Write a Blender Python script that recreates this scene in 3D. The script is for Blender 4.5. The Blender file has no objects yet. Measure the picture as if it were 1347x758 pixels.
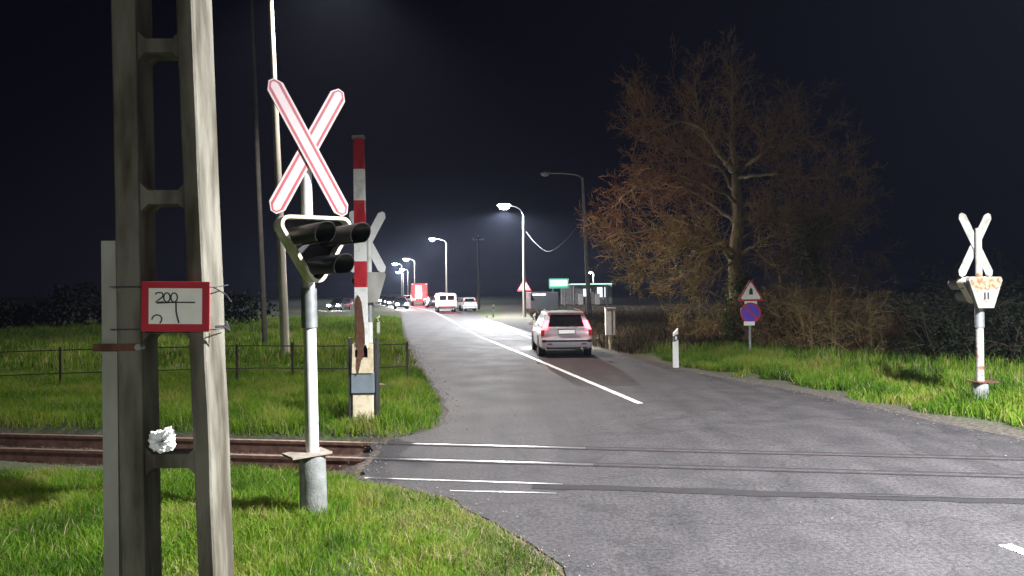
import bpy, bmesh, math, random
import numpy as np
from mathutils import Vector, Matrix, noise
from mathutils.geometry import tessellate_polygon

random.seed(7); RNG = np.random.default_rng(7)
R = math.radians
SC = bpy.context.scene
COL = SC.collection

# ------------------------------------------------------------------ camera, sky, exposure
W_, H_, F_ = 1347.0, 758.0, 973.0
CAMH = 2.1
PITCH, ROLL = R(0.24), R(-0.6)
cam_d = bpy.data.cameras.new('camera'); cam = bpy.data.objects.new('camera', cam_d); COL.objects.link(cam)
cam_d.sensor_width = 36.0; cam_d.lens = 36.0 * F_ / W_
cam_d.clip_start = 0.05; cam_d.clip_end = 3000
RM = Matrix.Rotation(R(90) + PITCH, 3, 'X') @ Matrix.Rotation(ROLL, 3, 'Z')
cam.matrix_world = Matrix.Translation((0, 0, CAMH)) @ RM.to_4x4()
SC.camera = cam

world = bpy.data.worlds.new('World'); SC.world = world; world.use_nodes = True
wn = world.node_tree; wn.nodes.clear()
sky = wn.nodes.new('ShaderNodeTexSky'); sky.sky_type = 'NISHITA'; sky.sun_disc = False
sky.sun_elevation = R(-7.5); sky.sun_rotation = R(200)
bg = wn.nodes.new('ShaderNodeBackground'); bg.inputs[1].default_value = 0.12
wo = wn.nodes.new('ShaderNodeOutputWorld')
wn.links.new(sky.outputs[0], bg.inputs[0]); bg2 = wn.nodes.new('ShaderNodeBackground'); bg2.inputs[0].default_value = (0.0018, 0.0016, 0.0042, 1); bg2.inputs[1].default_value = 1.0   # night sky glow of the town
ads = wn.nodes.new('ShaderNodeAddShader'); wn.links.new(bg.outputs[0], ads.inputs[0]); wn.links.new(bg2.outputs[0], ads.inputs[1])
wn.links.new(ads.outputs[0], wo.inputs[0])

SC.view_settings.view_transform = 'Standard'; SC.view_settings.look = 'None'
SC.view_settings.exposure = 0.0; SC.view_settings.gamma = 1.0
SC.render.engine = 'CYCLES'
SC.cycles.use_denoising = True
SC.cycles.max_bounces = 6; SC.cycles.diffuse_bounces = 3; SC.cycles.glossy_bounces = 3
SC.cycles.volume_bounces = 0; SC.cycles.transparent_max_bounces = 6
SC.cycles.sample_clamp_indirect = 4.0

K_CROSS = 34000.0      # watts of the crossing street lamp
K_FILL = 38000.0        # watts of the added fill lamp, unseen behind the camera
K_ROAD = 13000.0
K_TALL = 13500.0       # watts of the lamp on the tall pale pole        # watts of the lamps along the road
HAZE = 0.00024

def ray(px, py):
    return RM @ Vector(((px - W_/2)/F_, -(py - H_/2)/F_, -1.0))
def at(px, py, z=0.0):
    d = ray(px, py); t = (z - CAMH)/d.z
    return Vector((d.x*t, d.y*t, z))
def atd(px, py, Y):
    d = ray(px, py); t = Y/d.y
    return Vector((d.x*t, Y, CAMH + d.z*t))
def zat(py, Y, px=673):
    return atd(px, py, Y).z

# ------------------------------------------------------------------ materials
MATS = {}
def mat(name, col, rough=0.6, metal=0.0, var=0.15, scale=6.0, bump=0.0, bscale=None, emit=None, estr=0.0, col2=None,
        lo=0.35, hi=0.65, spec=0.5, detail=6.0, island=None, coat=0.0, stretch=None):
    if name in MATS: return MATS[name]
    m = bpy.data.materials.new(name); m.use_nodes = True
    nt = m.node_tree; b = nt.nodes['Principled BSDF']
    N, L = nt.nodes, nt.links
    b.inputs['Roughness'].default_value = rough; b.inputs['Metallic'].default_value = metal
    b.inputs['Specular IOR Level'].default_value = spec
    b.inputs['Coat Weight'].default_value = coat
    tc = N.new('ShaderNodeTexCoord'); src = tc.outputs['Object']
    if stretch:
        mp = N.new('ShaderNodeMapping'); mp.inputs['Scale'].default_value = stretch
        L.new(src, mp.inputs[0]); src = mp.outputs[0]
    nz = N.new('ShaderNodeTexNoise'); nz.inputs['Scale'].default_value = scale; nz.inputs['Detail'].default_value = detail
    L.new(src, nz.inputs['Vector'])
    rp = N.new('ShaderNodeValToRGB'); rp.color_ramp.elements[0].position = lo; rp.color_ramp.elements[1].position = hi
    c = Vector(col[:3])
    a_ = c*(1-var) if col2 is None else Vector(col2)
    b_ = c*(1+var) if col2 is None else c
    rp.color_ramp.elements[0].color = (*a_, 1); rp.color_ramp.elements[1].color = (*b_, 1)
    L.new(nz.outputs[0], rp.inputs[0]); L.new(rp.outputs[0], b.inputs['Base Color'])
    if bump:
        nb = N.new('ShaderNodeTexNoise'); nb.inputs['Scale'].default_value = bscale or scale*6; nb.inputs['Detail'].default_value = 5
        L.new(src, nb.inputs['Vector'])
        bp = N.new('ShaderNodeBump'); bp.inputs['Strength'].default_value = bump; bp.inputs['Distance'].default_value = 0.01
        L.new(nb.outputs[0], bp.inputs['Height']); L.new(bp.outputs[0], b.inputs['Normal'])
    if emit:
        b.inputs['Emission Color'].default_value = (*emit, 1); b.inputs['Emission Strength'].default_value = estr
    MATS[name] = m
    return m

def tint_mat(name, stops, rough=0.6, trans=0.0, spec=0.3):
    """albedo differs from blade to blade / leaf to leaf by a per-piece number"""
    m = bpy.data.materials.new(name); m.use_nodes = True
    nt = m.node_tree; b = nt.nodes['Principled BSDF']; N, L = nt.nodes, nt.links
    at_ = N.new('ShaderNodeAttribute'); at_.attribute_name = 'tint'
    rp = N.new('ShaderNodeValToRGB')
    while len(rp.color_ramp.elements) < len(stops): rp.color_ramp.elements.new(0.5)
    for e, (p, c) in zip(rp.color_ramp.elements, stops):
        e.position = p; e.color = (*c, 1)
    L.new(at_.outputs['Fac'], rp.inputs[0]); L.new(rp.outputs[0], b.inputs['Base Color'])
    b.inputs['Roughness'].default_value = rough; b.inputs['Specular IOR Level'].default_value = spec
    if trans:
        tr = N.new('ShaderNodeBsdfTranslucent'); L.new(rp.outputs[0], tr.inputs[0])
        mx = N.new('ShaderNodeMixShader'); mx.inputs[0].default_value = trans
        L.new(b.outputs[0], mx.inputs[1]); L.new(tr.outputs[0], mx.inputs[2])
        L.new(mx.outputs[0], N['Material Output'].inputs[0])
    MATS[name] = m
    return m

M_concrete = mat('pole_concrete', (0.150, 0.138, 0.108), 0.9, col2=(0.042, 0.034, 0.020), scale=9, lo=0.36, hi=0.60, bump=0.7, bscale=45, stretch=(1, 1, 0.22), detail=9.0)
M_conc_pale = mat('pale_concrete', (0.40, 0.37, 0.31), 0.85, col2=(0.27, 0.24, 0.19), scale=7, bump=0.4, bscale=70)
M_conc_grey = mat('grey_concrete', (0.20, 0.21, 0.20), 0.85, col2=(0.12, 0.12, 0.11), scale=8, bump=0.5, bscale=60)
M_white = mat('white_paint', (0.66, 0.66, 0.64), 0.45, var=0.06, scale=12)
M_white_dirty = mat('weathered_white_paint', (0.74, 0.74, 0.70), 0.5, col2=(0.50, 0.47, 0.42), scale=9, lo=0.25, hi=0.5, bump=0.15)
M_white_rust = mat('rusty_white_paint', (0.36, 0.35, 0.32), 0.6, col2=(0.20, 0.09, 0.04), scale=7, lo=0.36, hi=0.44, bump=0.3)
M_rusttop = mat('rust_stained_white', (0.33, 0.24, 0.16), 0.6, col2=(0.16, 0.08, 0.035), scale=14, lo=0.4, hi=0.58, bump=0.3)
M_pink = mat('faded_white_arm', (0.50, 0.39, 0.385), 0.4, var=0.05, scale=10)
M_red = mat('red_paint', (0.42, 0.02, 0.03), 0.45, var=0.2, scale=10)
M_redline = mat('red_line_paint', (0.32, 0.025, 0.04), 0.5, var=0.15, scale=14)
M_black = mat('black_paint', (0.012, 0.012, 0.014), 0.5, var=0.2)
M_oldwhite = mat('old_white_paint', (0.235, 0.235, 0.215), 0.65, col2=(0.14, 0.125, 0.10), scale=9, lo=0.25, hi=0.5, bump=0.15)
M_cream = mat('cream_paint', (0.62, 0.54, 0.38), 0.55, col2=(0.42, 0.32, 0.18), scale=9, lo=0.3, hi=0.5, bump=0.2)
M_rim = mat('cream_rim_paint', (0.70, 0.64, 0.50), 0.5, var=0.1, scale=9)
M_band = mat('grey_band_paint', (0.16, 0.19, 0.21), 0.5, var=0.12)
M_rust = mat('brown_rust', (0.13, 0.050, 0.026), 0.8, col2=(0.06, 0.024, 0.012), scale=18, bump=0.4)
M_railrust = mat('rail_rust', (0.11, 0.052, 0.034), 0.75, col2=(0.05, 0.022, 0.016), scale=10, bump=0.4)
M_railtop = mat('dull_rail_top', (0.24, 0.16, 0.12), 0.5, metal=0.5, var=0.2, scale=10)
M_steel = mat('worn_steel', (0.80, 0.80, 0.82), 0.34, metal=1.0, var=0.1, scale=20, stretch=(0.3, 6, 6))
M_railnoglint = mat('no_glint_rail_top', (0.03, 0.026, 0.026), 0.8, metal=0.0, var=0.3, scale=8)  # rail top painted dark and matt to leave out the lamp glint
M_galv = mat('galvanised_steel', (0.30, 0.31, 0.31), 0.5, metal=0.6, var=0.15, scale=14)
M_darkgrey = mat('dark_metal', (0.045, 0.045, 0.05), 0.5, metal=0.3, var=0.2)
M_polewhite = mat('pale_pole_steel', (0.55, 0.52, 0.46), 0.4, metal=0.3, var=0.15, scale=3, stretch=(1, 1, 0.3))
M_polegrey = mat('weathered_pole', (0.30, 0.28, 0.27), 0.8, var=0.2, scale=4, bump=0.3)
M_darkwood = mat('dark_wood_pole', (0.028, 0.025, 0.023), 0.9, var=0.25, scale=4)
M_bitumen = mat('bitumen', (0.010, 0.008, 0.009), 0.85, var=0.3, scale=8)
M_paint = mat('road_paint', (0.75, 0.74, 0.72), 0.55, col2=(0.38, 0.37, 0.36), scale=7, lo=0.3, hi=0.48, bump=0.2, bscale=80)
M_bark = mat('bark', (0.30, 0.235, 0.13), 0.9, col2=(0.15, 0.115, 0.065), scale=9, bump=0.7, bscale=30, stretch=(1, 1, 0.4))
M_twig = tint_mat('twig_bark', [(0.0, (0.22, 0.095, 0.055)), (0.5, (0.28, 0.165, 0.07)), (1.0, (0.36, 0.28, 0.11))], 0.85)
M_brush = tint_mat('dry_brush', [(0.0, (0.12, 0.065, 0.035)), (0.6, (0.22, 0.14, 0.06)), (1.0, (0.26, 0.20, 0.09))], 0.9)
M_bark_dark = tint_mat('dark_stem', [(0.0, (0.03, 0.022, 0.015)), (1.0, (0.05, 0.038, 0.025))], 0.9)
M_ivy = tint_mat('ivy_leaf', [(0.0, (0.030, 0.050, 0.015)), (0.6, (0.075, 0.115, 0.030)), (1.0, (0.14, 0.16, 0.055))], 0.5, 0.2)
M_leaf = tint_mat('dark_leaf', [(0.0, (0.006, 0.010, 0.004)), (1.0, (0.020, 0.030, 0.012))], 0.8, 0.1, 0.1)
M_grass = tint_mat('grass_blade', [(0.0, (0.038, 0.088, 0.006)), (0.4, (0.092, 0.188, 0.010)), (0.75, (0.165, 0.250, 0.022)), (0.9, (0.22, 0.23, 0.05)), (1.0, (0.30, 0.25, 0.13))], 0.6, 0.4, 0.12)
M_weeds = tint_mat('weed_stalk', [(0.0, (0.020, 0.016, 0.010)), (0.6, (0.045, 0.036, 0.022)), (1.0, (0.075, 0.055, 0.035))], 0.9, 0.2, 0.1)
M_channel = mat('grey_channel_steel', (0.34, 0.33, 0.29), 0.6, col2=(0.2, 0.19, 0.16), scale=5, stretch=(1, 1, 0.3))
M_slab = mat('weathered_slab', (0.24, 0.20, 0.16), 0.85, var=0.25, scale=12, bump=0.3)
M_fence = mat('rusted_fence_iron', (0.055, 0.040, 0.028), 0.85, col2=(0.03, 0.024, 0.018), scale=6)
M_plastic = mat('white_plastic_film', (0.85, 0.85, 0.85), 0.25, var=0.05, bump=0.3)
M_signwhite = mat('sign_white', (0.80, 0.77, 0.70), 0.5, var=0.07, scale=10)
M_signred = mat('sign_red', (0.42, 0.02, 0.035), 0.4, var=0.1)
M_ink = mat('black_ink', (0.02, 0.02, 0.02), 0.6)
M_blue = mat('sign_blue', (0.10, 0.04, 0.45), 0.4, var=0.1)
M_yellowpost = mat('yellowed_post', (0.60, 0.52, 0.30), 0.6, var=0.1)
M_boxgrey = mat('pale_cabinet', (0.70, 0.68, 0.64), 0.55, var=0.12)
M_silver = mat('silver_car_paint', (0.58, 0.56, 0.61), 0.32, metal=0.15, var=0.03, coat=0.6)
M_carwhite = mat('white_car_paint', (0.75, 0.75, 0.75), 0.3, var=0.03, coat=0.6)
M_cardark = mat('dark_car_paint', (0.05, 0.055, 0.07), 0.25, metal=0.4, var=0.05, coat=0.8)
M_carred = mat('red_lorry_paint', (0.35, 0.03, 0.03), 0.35, var=0.05, coat=0.4)
M_glass = mat('car_glass', (0.012, 0.013, 0.016), 0.08, var=0.0, coat=0.5)
M_tyre = mat('tyre_rubber', (0.015, 0.015, 0.016), 0.85, var=0.2)
M_rim_alloy = mat('alloy_rim', (0.45, 0.45, 0.46), 0.3, metal=0.9, var=0.05)
M_trim = mat('black_trim', (0.02, 0.02, 0.022), 0.55, var=0.1)
E_brake = mat('brake_light', (0.4, 0.01, 0.02), 0.3, emit=(1.0, 0.05, 0.07), estr=18.0)
E_brake_far = mat('far_tail_light', (0.4, 0.01, 0.02), 0.3, emit=(1.0, 0.04, 0.04), estr=40.0)
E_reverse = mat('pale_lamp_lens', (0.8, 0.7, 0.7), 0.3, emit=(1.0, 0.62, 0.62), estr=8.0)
E_plate = mat('lit_number_plate', (0.8, 0.8, 0.78), 0.4, emit=(1.0, 0.97, 0.95), estr=0.6)
E_head = mat('headlight_on', (0.8, 0.8, 0.8), 0.2, emit=(1.0, 0.97, 0.94), estr=700.0)
E_lamp = mat('street_lamp_lens', (0.8, 0.8, 0.8), 0.3, emit=(0.92, 0.95, 1.0), estr=220.0)
M_lens_off = mat('unlit_lens', (0.35, 0.36, 0.38), 0.2, var=0.05)
E_green = mat('green_lit_fascia', (0.2, 0.6, 0.4), 0.4, emit=(0.55, 1.0, 0.80), estr=1.6)
E_greendim = mat('green_lit_board', (0.05, 0.4, 0.25), 0.4, emit=(0.10, 0.55, 0.36), estr=0.7)
E_window = mat('lit_shop_window', (0.6, 0.65, 0.7), 0.3, emit=(0.85, 0.93, 1.0), estr=1.4)

# road: dark asphalt with repairs, cracks and worn pale tracks
def asphalt():
    m = bpy.data.materials.new('asphalt'); m.use_nodes = True
    nt = m.node_tree; N, L = nt.nodes, nt.links; b = N['Principled BSDF']
    tc = N.new('ShaderNodeTexCoord')
    def noise_(s, d=6, vec=None):
        n = N.new('ShaderNodeTexNoise'); n.inputs['Scale'].default_value = s; n.inputs['Detail'].default_value = d
        L.new(vec or tc.outputs['Object'], n.inputs['Vector']); return n
    def ramp(src, p0, c0, p1, c1):
        r = N.new('ShaderNodeValToRGB'); e = r.color_ramp.elements
        e[0].position = p0; e[1].position = p1; e[0].color = (*c0, 1); e[1].color = (*c1, 1)
        L.new(src, r.inputs[0]); return r
    def mul(a, c, fac=1.0, mode='MULTIPLY'):
        x = N.new('ShaderNodeMix'); x.data_type = 'RGBA'; x.blend_type = mode; x.inputs['Factor'].default_value = fac
        L.new(a, x.inputs['A']); L.new(c, x.inputs['B']); return x.outputs['Result']
    big = ramp(noise_(0.35, 5).outputs[0], 0.32, (0.033, 0.030, 0.032), 0.68, (0.042, 0.038, 0.040))
    mid = ramp(noise_(2.2, 6).outputs[0], 0.34, (0.80, 0.80, 0.82), 0.66, (1.14, 1.11, 1.10))
    fine = ramp(noise_(95, 2).outputs[0], 0.3, (0.45, 0.45, 0.45), 0.7, (1.5, 1.5, 1.5))
    mp = N.new('ShaderNodeMapping'); mp.inputs['Rotation'].default_value = (0, 0, R(-9.5)); mp.inputs['Scale'].default_value = (1.3, 0.06, 1)
    L.new(tc.outputs['Object'], mp.inputs[0])
    trk = ramp(noise_(1.6, 3, mp.outputs[0]).outputs[0], 0.35, (0.72, 0.72, 0.74), 0.65, (1.2, 1.2, 1.2))
    vo = N.new('ShaderNodeTexVoronoi'); vo.feature = 'DISTANCE_TO_EDGE'; vo.inputs['Scale'].default_value = 0.55
    wv = N.new('ShaderNodeVectorMath'); wv.operation = 'ADD'
    nw = noise_(1.4, 5); L.new(nw.outputs['Color'], wv.inputs[0]); L.new(tc.outputs['Object'], wv.inputs[1])
    L.new(wv.outputs[0], vo.inputs['Vector'])
    cr = ramp(vo.outputs['Distance'], 0.004, (0.45, 0.45, 0.45), 0.016, (1, 1, 1))
    c = mul(big.outputs[0], mid.outputs[0]); c = mul(c, fine.outputs[0], 0.75); c = mul(c, trk.outputs[0], 0.8); c = mul(c, cr.outputs[0], 0.6)
    st = ramp(noise_(0.9, 8).outputs[0], 0.62, (1, 1, 1), 0.72, (0.55, 0.54, 0.55)); c = mul(c, st.outputs[0], 0.7)
    gr = ramp(noise_(26, 4).outputs[0], 0.36, (0.45, 0.45, 0.45), 0.64, (1.6, 1.57, 1.55)); c = mul(c, gr.outputs[0], 0.8)
    peb = N.new('ShaderNodeTexVoronoi'); peb.inputs['Scale'].default_value = 9
    L.new(tc.outputs['Object'], peb.inputs['Vector'])
    pr = ramp(peb.outputs['Distance'], 0.05, (3.0, 2.9, 2.8), 0.09, (1, 1, 1)); c = mul(c, pr.outputs[0], 0.15)
    L.new(c, b.inputs['Base Color'])
    rr = N.new('ShaderNodeMapRange'); rr.inputs['From Min'].default_value = 0.3; rr.inputs['From Max'].default_value = 0.7
    rr.inputs['To Min'].default_value = 0.68; rr.inputs['To Max'].default_value = 0.80
    L.new(noise_(1.1, 5).outputs[0], rr.inputs[0]); L.new(rr.outputs[0], b.inputs['Roughness'])
    bp = N.new('ShaderNodeBump'); bp.inputs['Strength'].default_value = 0.8; bp.inputs['Distance'].default_value = 0.008
    L.new(noise_(48, 5).outputs[0], bp.inputs['Height']); L.new(bp.outputs[0], b.inputs['Normal'])
    return m
M_asphalt = asphalt()

def soil():
    m = bpy.data.materials.new('soil_and_short_grass'); m.use_nodes = True
    nt = m.node_tree; N, L = nt.nodes, nt.links; b = N['Principled BSDF']
    tc = N.new('ShaderNodeTexCoord')
    def nz(s, d=6):
        n = N.new('ShaderNodeTexNoise'); n.inputs['Scale'].default_value = s; n.inputs['Detail'].default_value = d
        L.new(tc.outputs['Object'], n.inputs['Vector']); return n.outputs[0]
    def rp(src, st):
        r = N.new('ShaderNodeValToRGB')
        while len(r.color_ramp.elements) < len(st): r.color_ramp.elements.new(0.5)
        for e, (p, c) in zip(r.color_ramp.elements, st): e.position = p; e.color = (*c, 1)
        L.new(src, r.inputs[0]); return r.outputs[0]
    dirt = rp(nz(14), [(0.3, (0.026, 0.021, 0.017)), (0.5, (0.055, 0.044, 0.035)), (0.72, (0.11, 0.09, 0.075))])
    grn = rp(nz(9), [(0.3, (0.022, 0.040, 0.010)), (0.7, (0.060, 0.085, 0.022))])
    fac = rp(nz(0.8), [(0.42, (0, 0, 0)), (0.6, (1, 1, 1))])
    atn = N.new('ShaderNodeAttribute'); atn.attribute_name = 'green'
    mm = N.new('ShaderNodeMath'); mm.operation = 'MULTIPLY'; L.new(fac, mm.inputs[0]); L.new(atn.outputs['Fac'], mm.inputs[1])
    ad = N.new('ShaderNodeMath'); ad.operation = 'ADD'; ad.use_clamp = True
    hm = N.new('ShaderNodeMath'); hm.operation = 'MULTIPLY'; hm.inputs[1].default_value = 0.55; L.new(atn.outputs['Fac'], hm.inputs[0])
    L.new(mm.outputs[0], ad.inputs[0]); L.new(hm.outputs[0], ad.inputs[1])
    x = N.new('ShaderNodeMix'); x.data_type = 'RGBA'
    L.new(ad.outputs[0], x.inputs['Factor']); L.new(dirt, x.inputs['A']); L.new(grn, x.inputs['B'])
    L.new(x.outputs['Result'], b.inputs['Base Color']); b.inputs['Roughness'].default_value = 0.95
    bp = N.new('ShaderNodeBump'); bp.inputs['Strength'].default_value = 0.8; bp.inputs['Distance'].default_value = 0.02
    L.new(nz(40, 5), bp.inputs['Height']); L.new(bp.outputs[0], b.inputs['Normal'])
    return m
M_soil = soil()
M_ballast = mat('ballast_stone', (0.13, 0.095, 0.07), 0.9, col2=(0.04, 0.03, 0.022), scale=22, bump=1.0, bscale=26)

# ------------------------------------------------------------------ mesh helpers
class MB:
    def __init__(s): s.v = []; s.f = []; s.m = []; s.t = []
    def add(s, vs, fs, mi=0, t=0.5):
        o = len(s.v); s.v.extend([tuple(p) for p in vs]); s.t.extend([t]*len(vs))
        for f in fs: s.f.append([i+o for i in f]); s.m.append(mi)
    def box(s, c, d, rot=None, mi=0):
        x, y, z = d[0]/2, d[1]/2, d[2]/2
        vs = [Vector(p) for p in [(-x,-y,-z),(x,-y,-z),(x,y,-z),(-x,y,-z),(-x,-y,z),(x,-y,z),(x,y,z),(-x,y,z)]]
        if rot is not None: vs = [rot @ p for p in vs]
        c = Vector(c)
        s.add([p+c for p in vs], [(0,3,2,1),(4,5,6,7),(0,1,5,4),(1,2,6,5),(2,3,7,6),(3,0,4,7)], mi)
    def hexa(s, lo, hi, mi=0):
        s.add(list(lo)+list(hi), [(3,2,1,0),(4,5,6,7),(0,1,5,4),(1,2,6,5),(2,3,7,6),(3,0,4,7)], mi)
    def tube(s, pts, rad, n=8, cap=True, mi=0, t=0.5):
        pts = [Vector(p) for p in pts]
        if not hasattr(rad, '__len__'): rad = [rad]*len(pts)
        up = None; vs = []
        for i, p in enumerate(pts):
            d = (pts[min(i+1, len(pts)-1)] - pts[max(i-1, 0)])
            if d.length < 1e-9: d = Vector((0, 0, 1))
            d.normalize()
            if up is None: up = Vector((1, 0, 0)) if abs(d.x) < 0.8 else Vector((0, 1, 0))
            a = (up - d*up.dot(d))
            if a.length < 1e-6: a = d.orthogonal()
            a.normalize(); up = a; b = d.cross(a)
            for k in range(n):
                an = 2*math.pi*k/n
                vs.append(p + (a*math.cos(an) + b*math.sin(an))*rad[i])
        fs = []
        for i in range(len(pts)-1):
            for k in range(n):
                fs.append((i*n+k, i*n+(k+1)%n, (i+1)*n+(k+1)%n, (i+1)*n+k))
        if cap:
            fs.append(tuple(range(n-1, -1, -1))); fs.append(tuple(range((len(pts)-1)*n, len(pts)*n)))
        s.add(vs, fs, mi, t)
    def prism(s, poly, y0, y1, M=None, mi=0):
        """polygon in local XZ, from depth y0 to y1"""
        n = len(poly); M = M or Matrix.Identity(4)
        vs = [M @ Vector((x, y0, z)) for x, z in poly] + [M @ Vector((x, y1, z)) for x, z in poly]
        fs = [(k, (k+1) % n, n+(k+1) % n, n+k) for k in range(n)]
        if n <= 4 or convex(poly):
            fs += [tuple(range(n-1, -1, -1)), tuple(range(n, 2*n))]
        else:
            for t in tessellate_polygon([[Vector((x, z, 0)) for x, z in poly]]):
                fs += [tuple(t), tuple(i+n for i in reversed(t))]
        s.add(vs, fs, mi)
    def ring(s, outer, inner, y0, y1, M=None, mi=0):
        n = len(outer); M = M or Matrix.Identity(4)
        vs = []
        for y in (y0, y1):
            for P in (outer, inner): vs += [M @ Vector((x, y, z)) for x, z in P]
        fs = []
        for k in range(n):
            j = (k+1) % n
            fs += [(k, j, n+j, n+k), (2*n+k, 3*n+k, 3*n+j, 2*n+j), (k, 2*n+k, 2*n+j, j), (n+k, n+j, 3*n+j, 3*n+k)]
        s.add(vs, fs, mi)
    def build(s, name, m, parent=None, smooth=False, bevel=0.0, loc=None, rot=None, tint=False):
        me = bpy.data.meshes.new(name); me.from_pydata(s.v, [], s.f)
        ms = m if isinstance(m, (list, tuple)) else [m]
        for q in ms: me.materials.append(q)
        if len(ms) > 1: me.polygons.foreach_set('material_index', s.m)
        if tint:
            a = me.attributes.new('tint', 'FLOAT', 'POINT'); a.data.foreach_set('value', np.array(s.t, dtype=np.float32))
        bm = bmesh.new(); bm.from_mesh(me)
        if len(s.f) < 20000: bmesh.ops.recalc_face_normals(bm, faces=bm.faces)
        if bevel:
            es = [e for e in bm.edges if e.is_manifold and e.calc_face_angle(0) > 0.5]
            bmesh.ops.bevel(bm, geom=es, offset=bevel, segments=2, affect='EDGES', profile=0.6)
        bm.to_mesh(me); bm.free()
        if smooth: me.shade_smooth() if smooth is True else me.set_sharp_from_angle(angle=smooth) if False else me.shade_smooth()
        if smooth == 'auto':
            me.set_sharp_from_angle(angle=R(40))
        me.update()
        o = bpy.data.objects.new(name, me); COL.objects.link(o)
        if parent: o.parent = parent
        if loc is not None: o.location = loc
        if rot is not None: o.rotation_euler = rot
        return o
def convex(poly):
    sg = 0
    for i in range(len(poly)):
        a, b, c = poly[i-2], poly[i-1], poly[i]
        z = (b[0]-a[0])*(c[1]-b[1])-(b[1]-a[1])*(c[0]-b[0])
        if abs(z) < 1e-12: continue
        if sg == 0: sg = 1 if z > 0 else -1
        elif sg*z < 0: return False
    return True
def tag(o, label=None, cat=None, group=None, kind=None):
    if label: o['label'] = label
    if cat: o['category'] = cat
    if group: o['group'] = group
    if kind: o['kind'] = kind
    return o
def thing(name, label, cat, loc=(0,0,0), rz=0.0, group=None):
    o = bpy.data.objects.new(name, None); COL.objects.link(o); o.empty_display_size = 0.2
    o.location = loc; o.rotation_euler = (0, 0, rz)
    return tag(o, label, cat, group)
def dup(root, loc, rz=None, label=None):
    r = root.copy(); COL.objects.link(r); r.location = loc
    if rz is not None: r.rotation_euler = (0, 0, rz)
    if label: r['label'] = label
    for ch in list(root.children):
        c = ch.copy(); COL.objects.link(c); c.parent = r
        for g in list(ch.children):
            d = g.copy(); COL.objects.link(d); d.parent = c
    return r
def sub2(pts, n):
    """Catmull-Rom resample"""
    P = [Vector(p) for p in pts]; P = [P[0]*2-P[1]] + P + [P[-1]*2-P[-2]]
    out = []
    for i in range(1, len(P)-2):
        for k in range(n):
            t = k/n; a, b, c, d = P[i-1:i+3]
            out.append(0.5*((2*b) + (c-a)*t + (2*a-5*b+4*c-d)*t*t + (3*b-a-3*c+d)*t**3))
    out.append(P[-2]); return out
def ribbon(mb, pts, w, y0, y1, M=None, mi=0):
    """a stroke drawn in XZ with thickness"""
    P = [Vector((p[0], p[1])) for p in pts]; l, r = [], []
    for i, p in enumerate(P):
        d = P[min(i+1, len(P)-1)] - P[max(i-1, 0)]; d.normalize(); nn = Vector((-d.y, d.x))*w/2
        l.append(p+nn); r.append(p-nn)
    M = M or Matrix.Identity(4)
    for i in range(len(P)-1):
        q = [l[i], l[i+1], r[i+1], r[i]]
        mb.hexa([M @ Vector((a.x, y0, a.y)) for a in q], [M @ Vector((a.x, y1, a.y)) for a in q], mi)
def lathe(mb, prof, n=20, mi=0, M=None):
    M = M or Matrix.Identity(4); vs = []; fs = []
    for r, z in prof:
        for k in range(n):
            a = 2*math.pi*k/n; vs.append(M @ Vector((r*math.cos(a), r*math.sin(a), z)))
    for i in range(len(prof)-1):
        for k in range(n): fs.append((i*n+k, i*n+(k+1)%n, (i+1)*n+(k+1)%n, (i+1)*n+k))
    fs.append(tuple(range(n-1, -1, -1))); fs.append(tuple(range((len(prof)-1)*n, len(prof)*n)))
    mb.add(vs, fs, mi)

# ------------------------------------------------------------------ the road outline (world, metres)
def g(px, py): v = at(px, py); return (v.x, v.y)
DIR = Vector((-0.165, 0.986))
def along(p, t): return (p[0]+DIR.x*t, p[1]+DIR.y*t)
left_far = g(535, 443)
right_far = g(712, 442)
CEN = [(-1.5, 35.2), (-5.4, 60), (-8.4, 79), (-12.9, 100), (-18.2, 120), (-27, 150), (-43, 200), (-115, 400), (-230, 700)]
def side(i, w):
    a = Vector(CEN[max(i-1, 0)]); b = Vector(CEN[min(i+1, len(CEN)-1)]); d = (b-a).normalized()
    return (CEN[i][0]+d.y*w, CEN[i][1]-d.x*w)
road_pts = [side(i, -3.45) for i in range(len(CEN)-1, 0, -1)] + [left_far]
road_pts += [g(548, 468), g(562, 494), g(580, 521), g(590, 543), g(583, 558), g(560, 569), g(515, 578), g(490, 582)]
road_pts += [g(478, 604), g(474, 630), g(530, 640), g(590, 654), g(650, 686), g(700, 716), g(745, 758)]
road_pts += [(0.75, 4.2), (1.0, 3.0), (1.1, 0.5), (1.0, -4), (1.0, -30), (16, -30), (18, 0), (19, 6.5), (15, 8.3)]
road_pts += [g(1347, 579), g(1240, 556), g(1140, 534), g(1060, 517), g(980, 502), g(900, 488), g(850, 476), g(800, 464), g(755, 453)]
road_pts += [right_far] + [side(i, 3.0) for i in range(1, len(CEN))]
def ragged(P):
    out = []
    for i, p in enumerate(P):
        q = P[(i+1) % len(P)]; out.append(Vector(p))
        d = (Vector(q)-Vector(p)); L_ = d.length
        if math.hypot(*p) > 60 or math.hypot(*q) > 60: continue
        n = int(min(L_/0.18, 60)); nn = Vector((-d.y, d.x)).normalized()
        for k in range(1, n):
            c = Vector(p) + d*k/n
            out.append(c + nn*0.10*noise.noise((c.x*1.3, c.y*1.3, 0)) + nn*0.05*noise.noise((c.x*6, c.y*6, 3)))
    return out
ROAD = ragged(road_pts)
RP = np.array([(p.x, p.y) for p in ROAD])
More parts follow.
